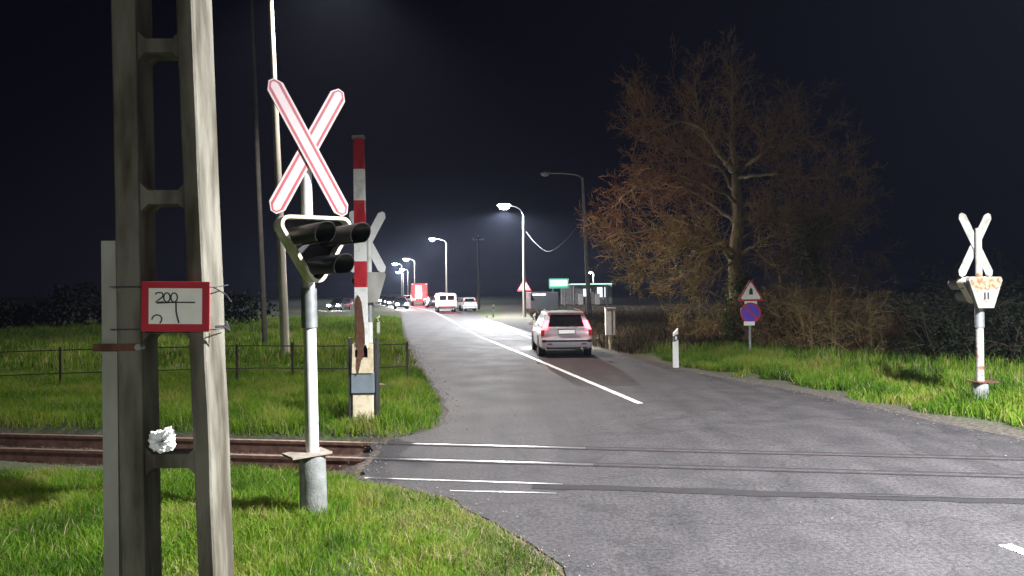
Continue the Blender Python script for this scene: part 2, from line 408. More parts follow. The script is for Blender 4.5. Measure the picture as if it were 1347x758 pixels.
def in_road(x, y, grow=0.0):
    x = np.asarray(x, float); y = np.asarray(y, float)
    c = np.zeros(x.shape, bool); n = len(RP); j = n-1
    for i in range(n):
        xi, yi = RP[i]; xj, yj = RP[j]
        m = ((yi > y) != (yj > y))
        with np.errstate(divide='ignore', invalid='ignore'):
            c ^= m & (x < (xj-xi)*(y-yi)/(yj-yi+1e-12)+xi)
        j = i
    return c
def road_dist(x, y):
    x = np.asarray(x, float).ravel(); y = np.asarray(y, float).ravel()
    d = np.full(x.shape, 1e9); A = RP; B = np.roll(RP, -1, axis=0)
    for (ax, ay), (bx, by) in zip(A, B):
        if max(abs(ax), abs(ay)) > 250 and max(abs(bx), abs(by)) > 250: continue
        ux, uy = bx-ax, by-ay; l = ux*ux+uy*uy+1e-12
        t = np.clip(((x-ax)*ux+(y-ay)*uy)/l, 0, 1)
        d = np.minimum(d, np.hypot(x-ax-t*ux, y-ay-t*uy))
    return d
mb = MB()
tri = tessellate_polygon([[Vector((p.x, p.y, 0)) for p in ROAD]])
mb.add([(p.x, p.y, 0) for p in ROAD], tri)
o = mb.build('road', M_asphalt); tag(o, kind='structure')
me = o.data
if sum(p.normal.z for p in me.polygons) < 0: me.flip_normals()

# railway lines: far rail A and near rail B
A0, A1 = at(0, 571), at(1347, 604)
B0, B1 = at(0, 590), at(1347, 627)
def line_y(P, Q, x): return P.y + (Q.y-P.y)*(x-P.x)/(Q.x-P.x)
TX0 = -60.0
def track_mask(x, y):
    """1 on the track bed left of the road, 0 elsewhere"""
    yc = 0.5*(line_y(A0, A1, x)+line_y(B0, B1, x))
    return np.clip(1-(np.abs(y-yc)-0.85)/0.45, 0, 1)*(x < 2)

# ground: one sheet, fine near the camera, coarse far off
def axis(lo, hi, f0, f1, step):
    a = list(np.arange(f0, f1+1e-6, step)); s = step; v = f0
    while v > lo: s *= 1.25; v -= s; a.insert(0, max(v, lo))
    s = step; v = f1
    while v < hi: s *= 1.25; v += s; a.append(min(v, hi))
    return np.array(a)
GX = axis(-600, 600, -16, 14, 0.3); GY = axis(-40, 900, 0, 34, 0.3)
XX, YY = np.meshgrid(GX, GY)
def ground_z(x, y):
    x = np.asarray(x, float); y = np.asarray(y, float); sh = x.shape
    ins = in_road(x, y); d = road_dist(x, y).reshape(sh)
    z = -0.010 + 0.04*np.clip((d-0.25)/1.0, 0, 1)
    z = z + 0.05*np.sin(x*0.9+1.3)*np.sin(y*0.7)*np.clip((d-0.5)/2, 0, 1)
    z = np.where(ins, -0.010-0.03*np.clip((d-0.3)/0.3, 0, 1), z)
    tm = track_mask(x, y)
    z = np.where(ins, z, z*(1-tm) - 0.22*tm)
    # a low bank under the trees on the right
    bank = np.clip((d-0.8)/2.5, 0, 1)*(x > 3)*np.clip((y-9)/3, 0, 1)*np.clip((60-y)/20, 0, 1)
    return np.where(ins, z, z + 0.22*bank)
ZZ = ground_z(XX, YY)
DD = road_dist(XX, YY).reshape(XX.shape)
GREEN = np.clip((DD-0.35)/0.8, 0, 1)*(1-0.8*((XX > -1)*np.clip((YY-24)/6, 0, 1)))*(1-np.clip(track_mask(XX, YY)*1.5, 0, 1))
ny, nx = XX.shape
vs = np.stack([XX, YY, ZZ], -1).reshape(-1, 3)
idx = np.arange(nx*ny).reshape(ny, nx)
fs = np.stack([idx[:-1, :-1], idx[:-1, 1:], idx[1:, 1:], idx[1:, :-1]], -1).reshape(-1, 4)
me = bpy.data.meshes.new('ground'); me.from_pydata(vs.tolist(), [], fs.tolist()); me.materials.append(M_soil)
a = me.attributes.new('green', 'FLOAT', 'POINT'); a.data.foreach_set('value', GREEN.ravel().astype(np.float32))
me.shade_smooth()
ground = bpy.data.objects.new('ground', me); COL.objects.link(ground); tag(ground, kind='structure')
def gz(x, y): return float(ground_z(np.array([x]), np.array([y]))[0])
def gz_fast(x, y):
    # bilinear look-up in the sheet
    i = np.clip(np.searchsorted(GX, x)-1, 0, nx-2); j = np.clip(np.searchsorted(GY, y)-1, 0, ny-2)
    u = (x-GX[i])/(GX[i+1]-GX[i]); v = (y-GY[j])/(GY[j+1]-GY[j])
    return ZZ[j, i]*(1-u)*(1-v)+ZZ[j, i+1]*u*(1-v)+ZZ[j+1, i]*(1-u)*v+ZZ[j+1, i+1]*u*v

# ballast bed on the left, with loose stones as part of the sheet
mb = MB()
xs = np.arange(-40, at(487, 600).x+0.16, 0.08)
rows = np.linspace(-1.15, 1.15, 20)
grid = []
for x in xs:
    yc = 0.5*(line_y(A0, A1, x)+line_y(B0, B1, x))
    up_ = max(0.0, min(1.0, (x-(xs[-1]-0.7))/0.6)); up_ *= up_
    grid.append([(x, yc+r, 0.19*up_ - 0.185 - 0.05*max(0, abs(r)-0.8)/0.35 + 0.03*noise.noise((x*7, r*7, 2)) + 0.02*noise.noise((x*19, r*19, 5))) for r in rows])
vs = [p for r_ in grid for p in r_]; n = len(rows)
mb.add(vs, [(i*n+j, (i+1)*n+j, (i+1)*n+j+1, i*n+j+1) for i in range(len(grid)-1) for j in range(n-1)])
o = mb.build('ballast', M_ballast, smooth=True); tag(o, kind='structure')

def rail(P, Q, label):
    d = (Q-P); d.z = 0; d.normalize(); nrm = Vector((-d.y, d.x, 0))
    xr = at(487, 595).x
    def pt(x): return Vector((x, line_y(P, Q, x), 0))
    prof = [(-0.065, -0.23), (0.065, -0.23), (0.065, -0.205), (0.012, -0.185), (0.012, -0.045), (0.036, -0.032), (0.036, 0.004), (0.03, 0.009), (-0.03, 0.009), (-0.036, 0.004), (-0.036, -0.032), (-0.012, -0.045), (-0.012, -0.185), (-0.065, -0.205)]
    t = thing('railway_rail', label, 'rail', pt(xr)); t.location.z = 0
    for name, x0, x1, mm in (('open_length', -45, xr, [M_railrust, M_railtop]), ('crossing_length', xr, at(775, 600).x, [M_railrust, M_steel]), ('no_glint_length', at(775, 600).x, 40, [M_railrust, M_railnoglint])):  # last length is darkened by colour where the lamp glint ends
        m = MB(); k = len(prof); st = [x0 + (x1-x0)*i/24 for i in range(25)]
        vs = [pt(x) + nrm*a + Vector((0, 0, b)) - t.location for x in st for a, b in prof]
        for v in vs: pass
        fs = []; mi = []
        o_ = len(m.v); m.v = [tuple(v) for v in vs]; m.t = [0.5]*len(vs)
        for i in range(len(st)-1):
            for j in range(k):
                m.f.append([i*k+j, i*k+(j+1) % k, (i+1)*k+(j+1) % k, (i+1)*k+j]); m.m.append(1 if j in (6, 7, 8) else 0)
        m.f.append(list(range(k))); m.m.append(0); m.f.append(list(range((len(st)-1)*k, len(st)*k))); m.m.append(0)
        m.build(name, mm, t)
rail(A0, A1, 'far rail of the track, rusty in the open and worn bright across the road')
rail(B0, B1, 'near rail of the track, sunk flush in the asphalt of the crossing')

# bitumen grooves, slab edges and the dark seal across the road (sheets on the asphalt)
def strip(name, P, Q, w, z, m, seg=40, wob=0.0):
    mb = MB(); d = (Q-P); d.z = 0; nn = Vector((-d.y, d.x, 0)).normalized(); vs = []
    for i in range(seg+1):
        c = P + d*i/seg; e = wob*noise.noise((c.x*2, c.y*2, 7)); f_ = wob*noise.noise((c.x*2.3, c.y*2, 17))
        vs += [c + nn*(w/2+e) + Vector((0, 0, z)), c - nn*(w/2+f_) + Vector((0, 0, z))]
    mb.add(vs, [(2*i, 2*i+1, 2*i+3, 2*i+2) for i in range(seg)])
    o = mb.build(name, m); tag(o, kind='structure')
    if o.data.polygons[0].normal.z < 0: o.data.flip_normals()
    return o
xr = at(492, 590).x
for P, Q in ((A0, A1), (B0, B1)):
    for off, w in ((0.075, 0.055), (-0.075, 0.05)):
        p = Vector((xr, line_y(P, Q, xr)+off, 0)); q = Vector((22, line_y(P, Q, 22)+off, 0))
        strip('rail_groove', p, q, w, 0.004, M_bitumen, 50, 0.012)
C0, C1 = at(480, 629), at(1347, 659)
strip('crossing_slab_edge', C0, at(740, 637.5), 0.045, 0.006, M_steel, 30, 0.006)
strip('crossing_slab_edge', at(592, 646), at(732, 649.5), 0.03, 0.006, M_steel, 20, 0.004)
strip('bitumen_seal', at(700, 640), C1 + (C1-at(740, 640))*1.2, 0.21, 0.004, M_bitumen, 60, 0.06)
strip('crossing_slab_edge', at(1120, 652.5), at(1347, 656.5) + (at(1347, 656.5)-at(1120, 652.5)), 0.035, 0.008, M_steel, 20, 0.004)

# white centre line: begins at (842,531), again this side of the track
c_near, c_mid, c_far = at(842, 531), at(686, 465), at(631, 443)
def marking(P, Q, w): return strip('road_marking', P, Q, w, 0.004, M_paint, 60, 0.012)
cl_end = Vector((c_far.x+DIR.x*400, c_far.y+DIR.y*400, 0))
marking(c_near, c_mid, 0.13); marking(c_mid, c_far, 0.13); [marking(Vector((*CEN[i], 0)) if i else c_far, Vector((*CEN[i+1], 0)), 0.13) for i in range(6)]
d_ = (c_near-c_mid).normalized(); s0 = at(1322, 717); marking(s0, s0 + d_*3.0, 0.12)
e0, e1 = at(640, 424), at(722, 453)
strip('road_marking', e0, e1, 0.12, 0.004, M_paint, 30, 0.012)

# ------------------------------------------------------------------ concrete ladder pole in front
PY = 3.0
def pole_x(z): return (atd(199, 0, PY).x + (atd(220.8, 758, PY).x-atd(199, 0, PY).x)*(3.29-z)/2.35)
def pole_hw(z): return 0.5*(0.333 + (0.382-0.333)*(3.29-z)/2.35)
pz = gz(pole_x(0), PY)
t = thing('concrete_pole', 'tall concrete ladder pole with square openings, closest to the track side foreground', 'pole', (pole_x(0), PY, pz))
T0 = t.location
D_ = 0.21; LW = 0.098; LWR = 0.068
for s in (-1, 1):
    m = MB(); zs = np.linspace(-0.02, 6.4, 40); ring_ = []
    for z in zs:
        cx = pole_x(z) - T0.x; hw = pole_hw(z); j = 0.0035*noise.noise((z*3, s*5, 1))
        xo = cx + s*hw + j; xi = cx + s*(hw-(LW if s < 0 else LWR)) + 0.003*noise.noise((z*4, s*9, 4)); c = 0.007 + 0.004*noise.noise((z*9, s, 8)); D_ = 0.15 if s < 0 else 0.21
        xs_ = [(xo, c), (xo - s*c, 0), (xi + s*c*0.7, 0), (xi, c*0.7), (xi, D_-c*0.7), (xi + s*c*0.7, D_), (xo - s*c, D_), (xo, D_-c)]
        ring_.append([(x, y, z - T0.z) for x, y in xs_])
    k = 8; m.v = [p for r_ in ring_ for p in r_]; m.t = [0.5]*len(m.v)
    m.f = [[i*k+j, i*k+(j+1) % k, (i+1)*k+(j+1) % k, (i+1)*k+j] for i in range(len(zs)-1) for j in range(k)] + [list(range(k)), list(range((len(zs)-1)*k, len(zs)*k))]
    m.m = [0]*len(m.f); m.build('leg', M_concrete, t)
for z in (0.25, 0.83, 1.42, 1.97, 2.50, 3.12, 3.70, 4.3, 4.9, 5.5, 6.1):
    cx = pole_x(z)-T0.x; hw = pole_hw(z) - (LW+LWR)/2 + 0.006; cx += (LW-LWR)/2
    m = MB(); y0, y1 = 0.020, 0.135; hh = 0.028; fl = 0.036
    poly = [(cx-hw, -hh-fl), (cx-hw+fl, -hh), (cx+hw-fl, -hh), (cx+hw, -hh-fl), (cx+hw, hh+fl), (cx+hw-fl, hh), (cx-hw+fl, hh), (cx-hw, hh+fl)]
    m.prism([(x, z-T0.z+h) for x, h in poly], y0, y1); m.build('rung', M_concrete, t)

# grey steel post standing against it, with the rusty clamp
sp = atd(144, 317, 3.02)
t = thing('steel_post', 'short grey steel channel post clamped against the left of the ladder pole', 'post', (atd(146, 540, 3.02).x, 3.02, pz))
m = MB(); tx = sp.x - t.location.x; H = sp.z - t.location.z
for dx, dy, wx, wy in ((0, 0, 0.062, 0.012), (-0.0285, 0.033, 0.006, 0.054), (0.0285, 0.033, 0.006, 0.054)):
    lo = [(dx-wx/2, dy-wy/2, 0), (dx+wx/2, dy-wy/2, 0), (dx+wx/2, dy+wy/2, 0), (dx-wx/2, dy+wy/2, 0)]
    m.hexa(lo, [(x+tx, y, H) for x, y, z in lo])
m.build('channel', M_channel, t)
cz = zat(457, 3.0, 165) - t.location.z
m = MB(); m.box((0.035, -0.016, cz), (0.19, 0.012, 0.03)); m.build('clamp_band', M_rust, t)
m = MB(); m.tube([(0.125, -0.028, cz), (0.125, 0.01, cz)], 0.014, 6); m.build('bolt', M_galv, t)

# hand-lettered plate wired to the pole
sc_ = atd(230.5, 403.5, 2.975)
t = thing('marker_plate', 'small white plate with red border and hand drawn 200 wired to the concrete pole', 'sign', sc_)
u = 2.975/F_
pw, ph = 90*u, 66*u
Mr = Matrix.Rotation(R(0.9), 4, 'Y')
m = MB(); m.box((0, 0.004, 0), (pw, 0.006, ph), Mr.to_3x3()); m.build('plate', M_signred, t, bevel=0.0015)
m = MB()
iw, ih = 70*u, 47*u
m.box((0.001, -0.0005, 0.002), (iw, 0.003, ih), Mr.to_3x3()); m.build('white_panel', M_signwhite, t)
def zp(x, y):    # from the enlarged crop of the plate to local metres
    return ((x-697)/6.315*u, (332-y)/6.315*u)
ink = MB()
w_ = 1.7*u
two = lambda x, y, s: [zp(x+a*s, y+b*s) for a, b in [(-0.45, -0.30), (-0.38, -0.45), (-0.1, -0.52), (0.25, -0.48), (0.38, -0.25), (0.25, 0.0), (-0.1, 0.25), (-0.45, 0.5), (0.0, 0.5), (0.45, 0.48)]]
ring0 = lambda x, y, sx, sy: [zp(x+sx*math.cos(a), y+sy*math.sin(a)) for a in np.linspace(0, 2*math.pi, 15)]
ribbon(ink, two(570, 256, 78), w_, -0.004, -0.0022, Mr)
ribbon(ink, ring0(630, 256, 27, 38), w_, -0.004, -0.0022, Mr)
ribbon(ink, ring0(690, 256, 27, 38), w_, -0.004, -0.0022, Mr)
ribbon(ink, [zp(545, 303), zp(620, 300), zp(700, 296), zp(780, 296), zp(865, 297)], w_, -0.0046, -0.0023, Mr)
ribbon(ink, [zp(706, 300), zp(708, 370), zp(718, 420), zp(732, 468)], w_*1.05, -0.0052, -0.0024, Mr)
ink2 = MB(); ribbon(ink2, [zp(505, 440), zp(520, 412), zp(545, 400), zp(575, 408), zp(590, 430), zp(582, 458), zp(572, 470)], w_, -0.004, -0.0022, Mr)
ink.build('handwriting', M_ink, t); ink2.build('handwriting', M_ink, t)
wire = MB()
for yy in (376, 432):
    a = atd(183, yy+1, 2.985)-sc_; b = atd(278, yy+2, 2.985)-sc_; c = atd(300, yy-1, 3.17)-sc_
    wire.tube([a + Vector((-0.12, 0.004, 0)), a, b, b + Vector((0.012, 0.01, 0)), c], 0.0022, 5)
k0 = atd(281, 378, 2.99)-sc_; wire.tube([k0, k0+Vector((0.03, 0.05, -0.03)), k0+Vector((0.045, 0.07, -0.06))], 0.003, 5)
k0 = atd(283, 430, 2.99)-sc_; wire.tube([k0, k0+Vector((0.03, 0.02, 0.0)), k0+Vector((0.035, 0.05, -0.02)), k0+Vector((0.02, 0.06, 0.02))], 0.006, 5)
wire.build('tie_wire', M_darkgrey, t)

# crumpled white plastic stuck on the rung
rz_ = 1.42 + 0.040
pc = Vector((atd(213, 580, 2.975).x, 2.975, zat(580, 2.975, 213)))
bm = bmesh.new(); NU, NV = 44, 18; gv = []
for i in range(NU):
    a_ = 2*math.pi*i/NU; row = []
    for j in range(NV):
        b_ = 2*math.pi*j/NV; q = Vector((math.cos(a_)*1.6, math.sin(a_)*1.6, math.cos(b_)*0.8)); w1 = noise.noise(q*1.9); w2 = noise.noise(Vector((a_*4.5, math.cos(b_)*1.2, math.sin(b_)*1.2)))
        rr = 0.019*(1+0.45*w1+0.5*w2); R_ = 0.028*(1+0.25*noise.noise(q*1.1+Vector((5, 0, 0))))
        row.append(bm.verts.new(((R_+rr*math.cos(b_))*math.cos(a_)*1.08, rr*math.sin(b_)*1.25, (R_+rr*math.cos(b_))*math.sin(a_))))
    gv.append(row)
for i in range(NU):
    for j in range(NV): bm.faces.new((gv[i][j], gv[(i+1) % NU][j], gv[(i+1) % NU][(j+1) % NV], gv[i][(j+1) % NV]))
for k in range(9):
    p = Vector((random.uniform(0.012, 0.05), random.uniform(-0.025, 0.0), random.uniform(0.022, 0.045))); d1_ = Vector((random.uniform(0.2, 1), random.uniform(-0.6, 0.3), random.uniform(0.1, 1))).normalized(); d2_ = d1_.orthogonal()
    q = [p - d1_*0.016 - d2_*0.008, p - d2_*0.012, p + d1_*0.02, p + d2_*0.011, p - d1_*0.012 + d2_*0.006]
    q = [v + rv(0.003) if False else v for v in q]; top = [bm.verts.new(v) for v in q]; off = d1_.cross(d2_)*0.003; bot = [bm.verts.new(v+off) for v in q]
    bm.faces.new(top); bm.faces.new(list(reversed(bot)))
    for u_ in range(5): bm.faces.new((top[u_], bot[u_], bot[(u_+1) % 5], top[(u_+1) % 5]))
me = bpy.data.meshes.new('plastic_bag'); bm.to_mesh(me); bm.free(); me.materials.append(M_plastic)
o = bpy.data.objects.new('plastic_bag', me); COL.objects.link(o); o.location = pc
tag(o, 'crumpled shiny white plastic stuck on a rung of the concrete pole', 'litter')

# ------------------------------------------------------------------ level crossing signs
def rtri(w, h, r, n=6, inset=0.0):
    """rounded triangle standing on its point, centred on its box"""
    P = [Vector((-w/2, h/2)), Vector((w/2, h/2)), Vector((0.0, -h/2))]
    c = sum(P, Vector((0, 0)))/3; out = []
    for i in range(3):
        p = P[i]; a = (P[i-1]-p).normalized(); b = (P[(i+1) % 3]-p).normalized()
        half = a.angle(b)/2; dd = r/math.tan(half); bis = (a+b).normalized(); cc = p + bis*(r/math.sin(half))
        s = p + a*dd - cc; e = p + b*dd - cc
        a0 = math.atan2(s.y, s.x); a1 = math.atan2(e.y, e.x)
        while a1 > a0+math.pi: a1 -= 2*math.pi
        while a1 < a0-math.pi: a1 += 2*math.pi
        rr = max(r-inset, 0.004)
        for k in range(n+1):
            an = a0 + (a1-a0)*k/n; out.append((cc.x+rr*math.cos(an), cc.y+rr*math.sin(an)))
    return out
def arm_poly(L_, w, inset=0.0):
    L_ -= inset*1.1; w -= 2*inset; c = w*0.42
    return [(-L_/2, -w*0.18), (-L_/2+c, -w/2), (L_/2-c, -w/2), (L_/2, -w*0.18), (L_/2, w*0.18), (L_/2-c, w/2), (-L_/2+c, w/2), (-L_/2, w*0.18)]
def crossing_sign(label, base, yaw, stub, xz, hw, hh, aw, pz0, pz1, pw, top, front_first=1, arm_m=None, post_m=None, back_m=None, rimd=0.10, vis=0.5, vis_m=None, cover=None, lean=0.0, flange_m=None):
    t = thing('crossing_sign', label, 'road sign', base, yaw, 'crossing signs at the railway')
    t.rotation_euler = (0, lean, yaw)
    m = MB(); rs = 0.125
    lathe(m, [(rs*1.04, -0.15), (rs, 0.0), (rs*0.97, stub*0.6), (rs*0.94, stub-0.01), (rs*0.88, stub)], 18); m.build('concrete_base', M_conc_grey, t, smooth='auto')
    m = MB(); m.box((-0.05, 0, stub+0.012), (0.38, 0.26, 0.022)); m.build('flange', flange_m or M_rust, t, bevel=0.004)
    m = MB(); m.tube([(0, 0.0, stub+0.02), (0, 0, pz0-0.25), (0, 0, pz1), (0, 0, top)], [0.060, 0.058, 0.052, 0.048], 16)
    m.build('post', post_m or M_white, t, smooth='auto')
    m = MB(); m.tube([(0, 0, pz0-0.33), (0, 0, pz0+0.03)], 0.072, 16); m.build('sleeve', M_galv, t, smooth='auto')
    L_ = 2*math.hypot(hw, hh); an = math.atan2(hh, hw)
    for k, s in enumerate((1, -1)):          # s=1 rises to the right
        first = (s == -1) == (front_first == 1)
        y = -0.085 if first else -0.066
        M = Matrix.Translation((0, 0, xz)) @ Matrix.Rotation(-s*an, 4, 'Y')
        m = MB(); m.prism(arm_poly(L_, aw), y, y+0.014, M); arm = m.build('arm', arm_m or M_pink, t, bevel=0.002)
        m = MB(); m.ring(arm_poly(L_, aw, 0.020), arm_poly(L_, aw, 0.044), y-0.002, y+0.004, M); m.build('red_line', M_redline, arm)
    m = MB(); m.box((0, -0.05, xz), (0.10, 0.012, 0.12)); m.build('bracket', M_galv, t)
    # signal head: hooded rounded triangle, black board, three lamps in long visors
    h = pz1-pz0; M = Matrix.Translation((0, -0.10, (pz0+pz1)/2))
    outer = rtri(pw, h, 0.085); inner = rtri(pw, h, 0.085, inset=0.03)
    m = MB(); m.ring(outer, inner, -rimd, 0.055, M); hood = m.build('hood', M_rim, t, smooth='auto')
    m = MB(); m.prism(inner, 0.0, 0.045, M); m.build('lamp_board', M_black, t)
    m = MB(); m.prism(rtri(pw, h, 0.085, inset=0.004), 0.056, 0.068, M); m.build('back_plate', back_m or M_white_dirty, t)
    if cover:
        zc_ = (pz0+pz1)/2; a_, b_, h2 = pw*0.47, pw*0.22, h/2
        m = MB(); m.prism([(-b_, -h2*1.02), (b_, -h2*1.02), (a_*0.8, h2*0.1), (a_, h2*0.75), (a_*0.93, h2*0.98), (-a_*0.93, h2*0.98), (-a_, h2*0.75), (-a_*0.8, h2*0.1)], 0.066, 0.15, Matrix.Translation((0, 0, zc_)))
        cv = m.build('rear_cover', cover, t, bevel=0.012)
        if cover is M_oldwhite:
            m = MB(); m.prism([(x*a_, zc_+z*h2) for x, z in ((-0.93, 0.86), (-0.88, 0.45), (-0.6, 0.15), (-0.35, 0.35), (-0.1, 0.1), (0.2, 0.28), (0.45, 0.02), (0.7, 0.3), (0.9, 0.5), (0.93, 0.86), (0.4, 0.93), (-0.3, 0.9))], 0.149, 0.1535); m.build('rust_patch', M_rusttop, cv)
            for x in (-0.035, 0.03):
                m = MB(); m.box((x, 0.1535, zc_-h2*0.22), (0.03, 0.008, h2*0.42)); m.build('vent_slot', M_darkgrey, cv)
    for lx, lz in ((-pw*0.20, h*0.22), (pw*0.20, h*0.22), (0.0, -h*0.17)):
        c = Vector((lx, -0.10, (pz0+pz1)/2+lz))
        ml = MB(); ml.tube([c + Vector((0, 0.0, 0)), c + Vector((0, -0.05, 0))], [0.10, 0.085], 18)
        lamp = ml.build('lamp', M_trim, t, smooth='auto')
        ml = MB(); lathe(ml, [(0.075, 0), (0.06, 0.018), (0.03, 0.027), (0.004, 0.03)], 16, 0, Matrix.Translation(c+Vector((0, -0.05, 0))) @ Matrix.Rotation(R(90), 4, 'X'))
        ml.build('lens', M_lens_off, lamp, smooth=True)
        mv = MB(); n = 18; vv = []; r = 0.093
        for y in (-0.03, -0.03-vis):
            for rr in (r, r-0.006):
                for k in range(n+1):
                    a = R(-50 + 280*k/n); q = y if y > -0.05 else y + 0.10*(1-math.sin(a))/2
                    vv.append(c + Vector((rr*math.cos(a), q, rr*math.sin(a))))
        N_ = n+1; ff = []
        for k in range(n):
            ff += [(k, k+1, 2*N_+k+1, 2*N_+k), (N_+k, 3*N_+k, 3*N_+k+1, N_+k+1), (k, N_+k, N_+k+1, k+1), (2*N_+k, 2*N_+k+1, 3*N_+k+1, 3*N_+k)]
        ff += [(0, 2*N_, 3*N_, N_), (n, N_+n, 3*N_+n, 2*N_+n)]
        mv.add(vv, ff); mv.build('visor', vis_m or M_black, lamp, smooth='auto')
    return t
b1 = at(413, 684); d1 = b1.y
crossing_sign('large crossing sign whose pink and red cross faces the camera above a black lamp head', b1, R(38), zat(597, d1, 412),
              zat(199, d1, 406), 0.338, 0.59, 0.165, zat(384, d1, 410), zat(287, d1, 410), 0.80, zat(176, d1, 405), 1, rimd=0.13, vis=0.68, lean=R(-0.8), flange_m=M_slab)
b2 = at(1290, 541); d2 = b2.y
crossing_sign('white crossing sign seen from behind with a rusty topped lamp head, on the right verge', b2, R(180+10), zat(503, d2, 1290),
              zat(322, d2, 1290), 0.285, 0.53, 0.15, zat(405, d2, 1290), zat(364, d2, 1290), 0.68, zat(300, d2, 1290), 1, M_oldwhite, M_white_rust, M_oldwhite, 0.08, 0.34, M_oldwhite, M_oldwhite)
b3 = at(487, 546); d3 = b3.y
crossing_sign('white crossing sign seen from behind, half hidden by the raised red and white barrier', b3, R(180+24), 0.5,
              zat(318, d3, 487), 0.28, 0.52, 0.15, zat(398, d3, 487), zat(358, d3, 487), 0.56, zat(300, d3, 487), 0, M_white, M_white_dirty, M_galv, 0.08, 0.34, M_black, M_channel)

# ------------------------------------------------------------------ raised barrier
bb = at(478, 559); db = bb.y; ub = db/F_
t = thing('barrier', 'raised red and white crossing barrier on a cream pedestal with peeling brown patch', 'barrier', bb)
L0 = Vector(bb)
def bl(px, py, dy=0.0): v = atd(px, py, db+dy) - L0; return v
m = MB(); ys = [(183, 0), (223, 1), (264, 0), (304, 1), (344, 0), (378, 1), (470, 1)]
def bx_at(py): return 472.0 + (py-183)*(477.5-472.0)/(559-183)
vs = []
for py, _ in ys:
    c = bl(bx_at(py), py); hw = (6.6 + (py-183)*0.006)*ub
    vs += [(c.x-hw, -0.05, c.z), (c.x+hw, -0.05, c.z), (c.x+hw, 0.05, c.z), (c.x-hw, 0.05, c.z)]
m.v = vs; m.t = [0.5]*len(vs)
for i in range(len(ys)-1):
    for j in range(4): m.f.append([i*4+j, i*4+(j+1) % 4, (i+1)*4+(j+1) % 4, (i+1)*4+j]); m.m.append(ys[i][1])
m.f += [[0, 1, 2, 3], [24, 25, 26, 27]]; m.m += [0, 1]
m.build('boom', [M_red, M_white_dirty], t)
c = bl(471.5, 183); m = MB(); m.box((c.x, 0, c.z+0.025), (16*ub, 0.12, 0.05)); m.build('end_cap', M_galv, t, bevel=0.006)
zt, zb = bl(477, 452).z, -0.05
m = MB(); c = bl(477, 505)
m.box((0, 0.10, (zt+zb)/2), (0.33, 0.22, zt-zb)); m.build('pedestal', M_cream, t, bevel=0.012)
m = MB(); z0, z1 = bl(477, 517).z, bl(477, 491).z; m.box((0, 0.10, (z0+z1)/2), (0.365, 0.25, z1-z0)); m.build('grey_band', M_band, t, bevel=0.006)
m = MB(); m.box((0, 0.10, z0-0.012), (0.36, 0.245, 0.022)); m.build('band_lip', M_black, t)
for s in (-1, 1):
    m = MB(); z1 = bl(477, 447).z; m.box((s*0.215, 0.08, z1/2), (0.035, 0.16, z1+0.06)); m.build('side_rail', M_darkgrey, t, bevel=0.004)
# torn brown patch of bare metal up the boom
brown = [(470, 474), (471.5, 462), (469, 455), (468.8, 430), (468.5, 408), (468.6, 394), (471, 388), (474, 391), (476.5, 398), (478.5, 415), (480.5, 432), (481, 452), (479, 460), (480, 468), (476, 474), (474, 484), (471.5, 493), (469.5, 484)]
P = [bl(px, py) for px, py in brown]
m = MB(); m.prism([(p.x, p.z) for p in P], -0.062, -0.052); m.build('rust_patch', M_rust, t)
m = MB(); zz = bl(477, 470).z
m.prism([(-0.165, zz-0.25), (0.165, zz-0.25), (0.165, zz+0.12), (0.12, zz+0.17), (0.10, zz+0.1), (0.06, zz+0.20), (-0.10, zz+0.12), (-0.15, zz+0.22)], -0.05, -0.012)
m.build('mounting_cheek', M_cream, t)

# ------------------------------------------------------------------ fence on the left
t = thing('fence', 'low dark iron rail fence with two bars in the left grass', 'fence', (0, 0, 0))
fp = []
for px, py, h in ((-120, 520, 0.95), (80, 512, 0.95), (312, 506, 0.95), (385, 503, 0.92), (466, 505, 0.9), (536, 503, 0.85)):
    v = at(px, py); fp.append(v)
t.location = fp[2]
for v in fp:
    m = MB(); q = v - t.location; m.box((q.x, q.y, 0.45), (0.05, 0.05, 1.0)); m.build('post', M_fence, t, bevel=0.006)
for z in (0.88, 0.36):
    m = MB(); m.tube(sub2([v - t.location + Vector((0, -0.045, z+0.02*((i*7) % 3-1))) for i, v in enumerate(fp)], 5), 0.015, 6); m.build('rail', M_fence, t)

# ------------------------------------------------------------------ poles and lamps
def utility_pole(label, base, H, lean, r0, r1, m_, group=None, arms=True):
    t = thing('utility_pole', label, 'pole', base, 0, group)
    m = MB(); m.tube([(lean*k/8, 0, H*k/8-0.2*(k == 0)) for k in range(9)], [r0+(r1-r0)*k/8 for k in range(9)], 14); m.build('shaft', m_, t, smooth='auto')
    m = MB(); m.box((lean, 0, H-0.35), (1.3, 0.09, 0.10)); m.build('crossarm', M_galv, t)
    for x in (-0.55, 0.0, 0.55):
        m = MB(); lathe(m, [(0.03, 0), (0.055, 0.03), (0.04, 0.07), (0.05, 0.1), (0.02, 0.14)], 10, 0, Matrix.Translation((lean+x, 0, H-0.30 if x else H))); m.build('insulator', M_white_dirty, t, smooth=True)
    return t
pb = at(376, 473)
LATER_TALL = True
pb2 = at(349, 458)
utility_pole('dim dark pole close to the left of the tall pale lamp pole', pb2, 15.8, -0.5, 0.10, 0.07, M_darkwood)
p629 = atd(630, 410, 85)
utility_pole('faint grey pole far off between the lit street lamp and the traffic', (p629.x, 85, 0), 8.4, 0, 0.15, 0.09, M_darkwood)

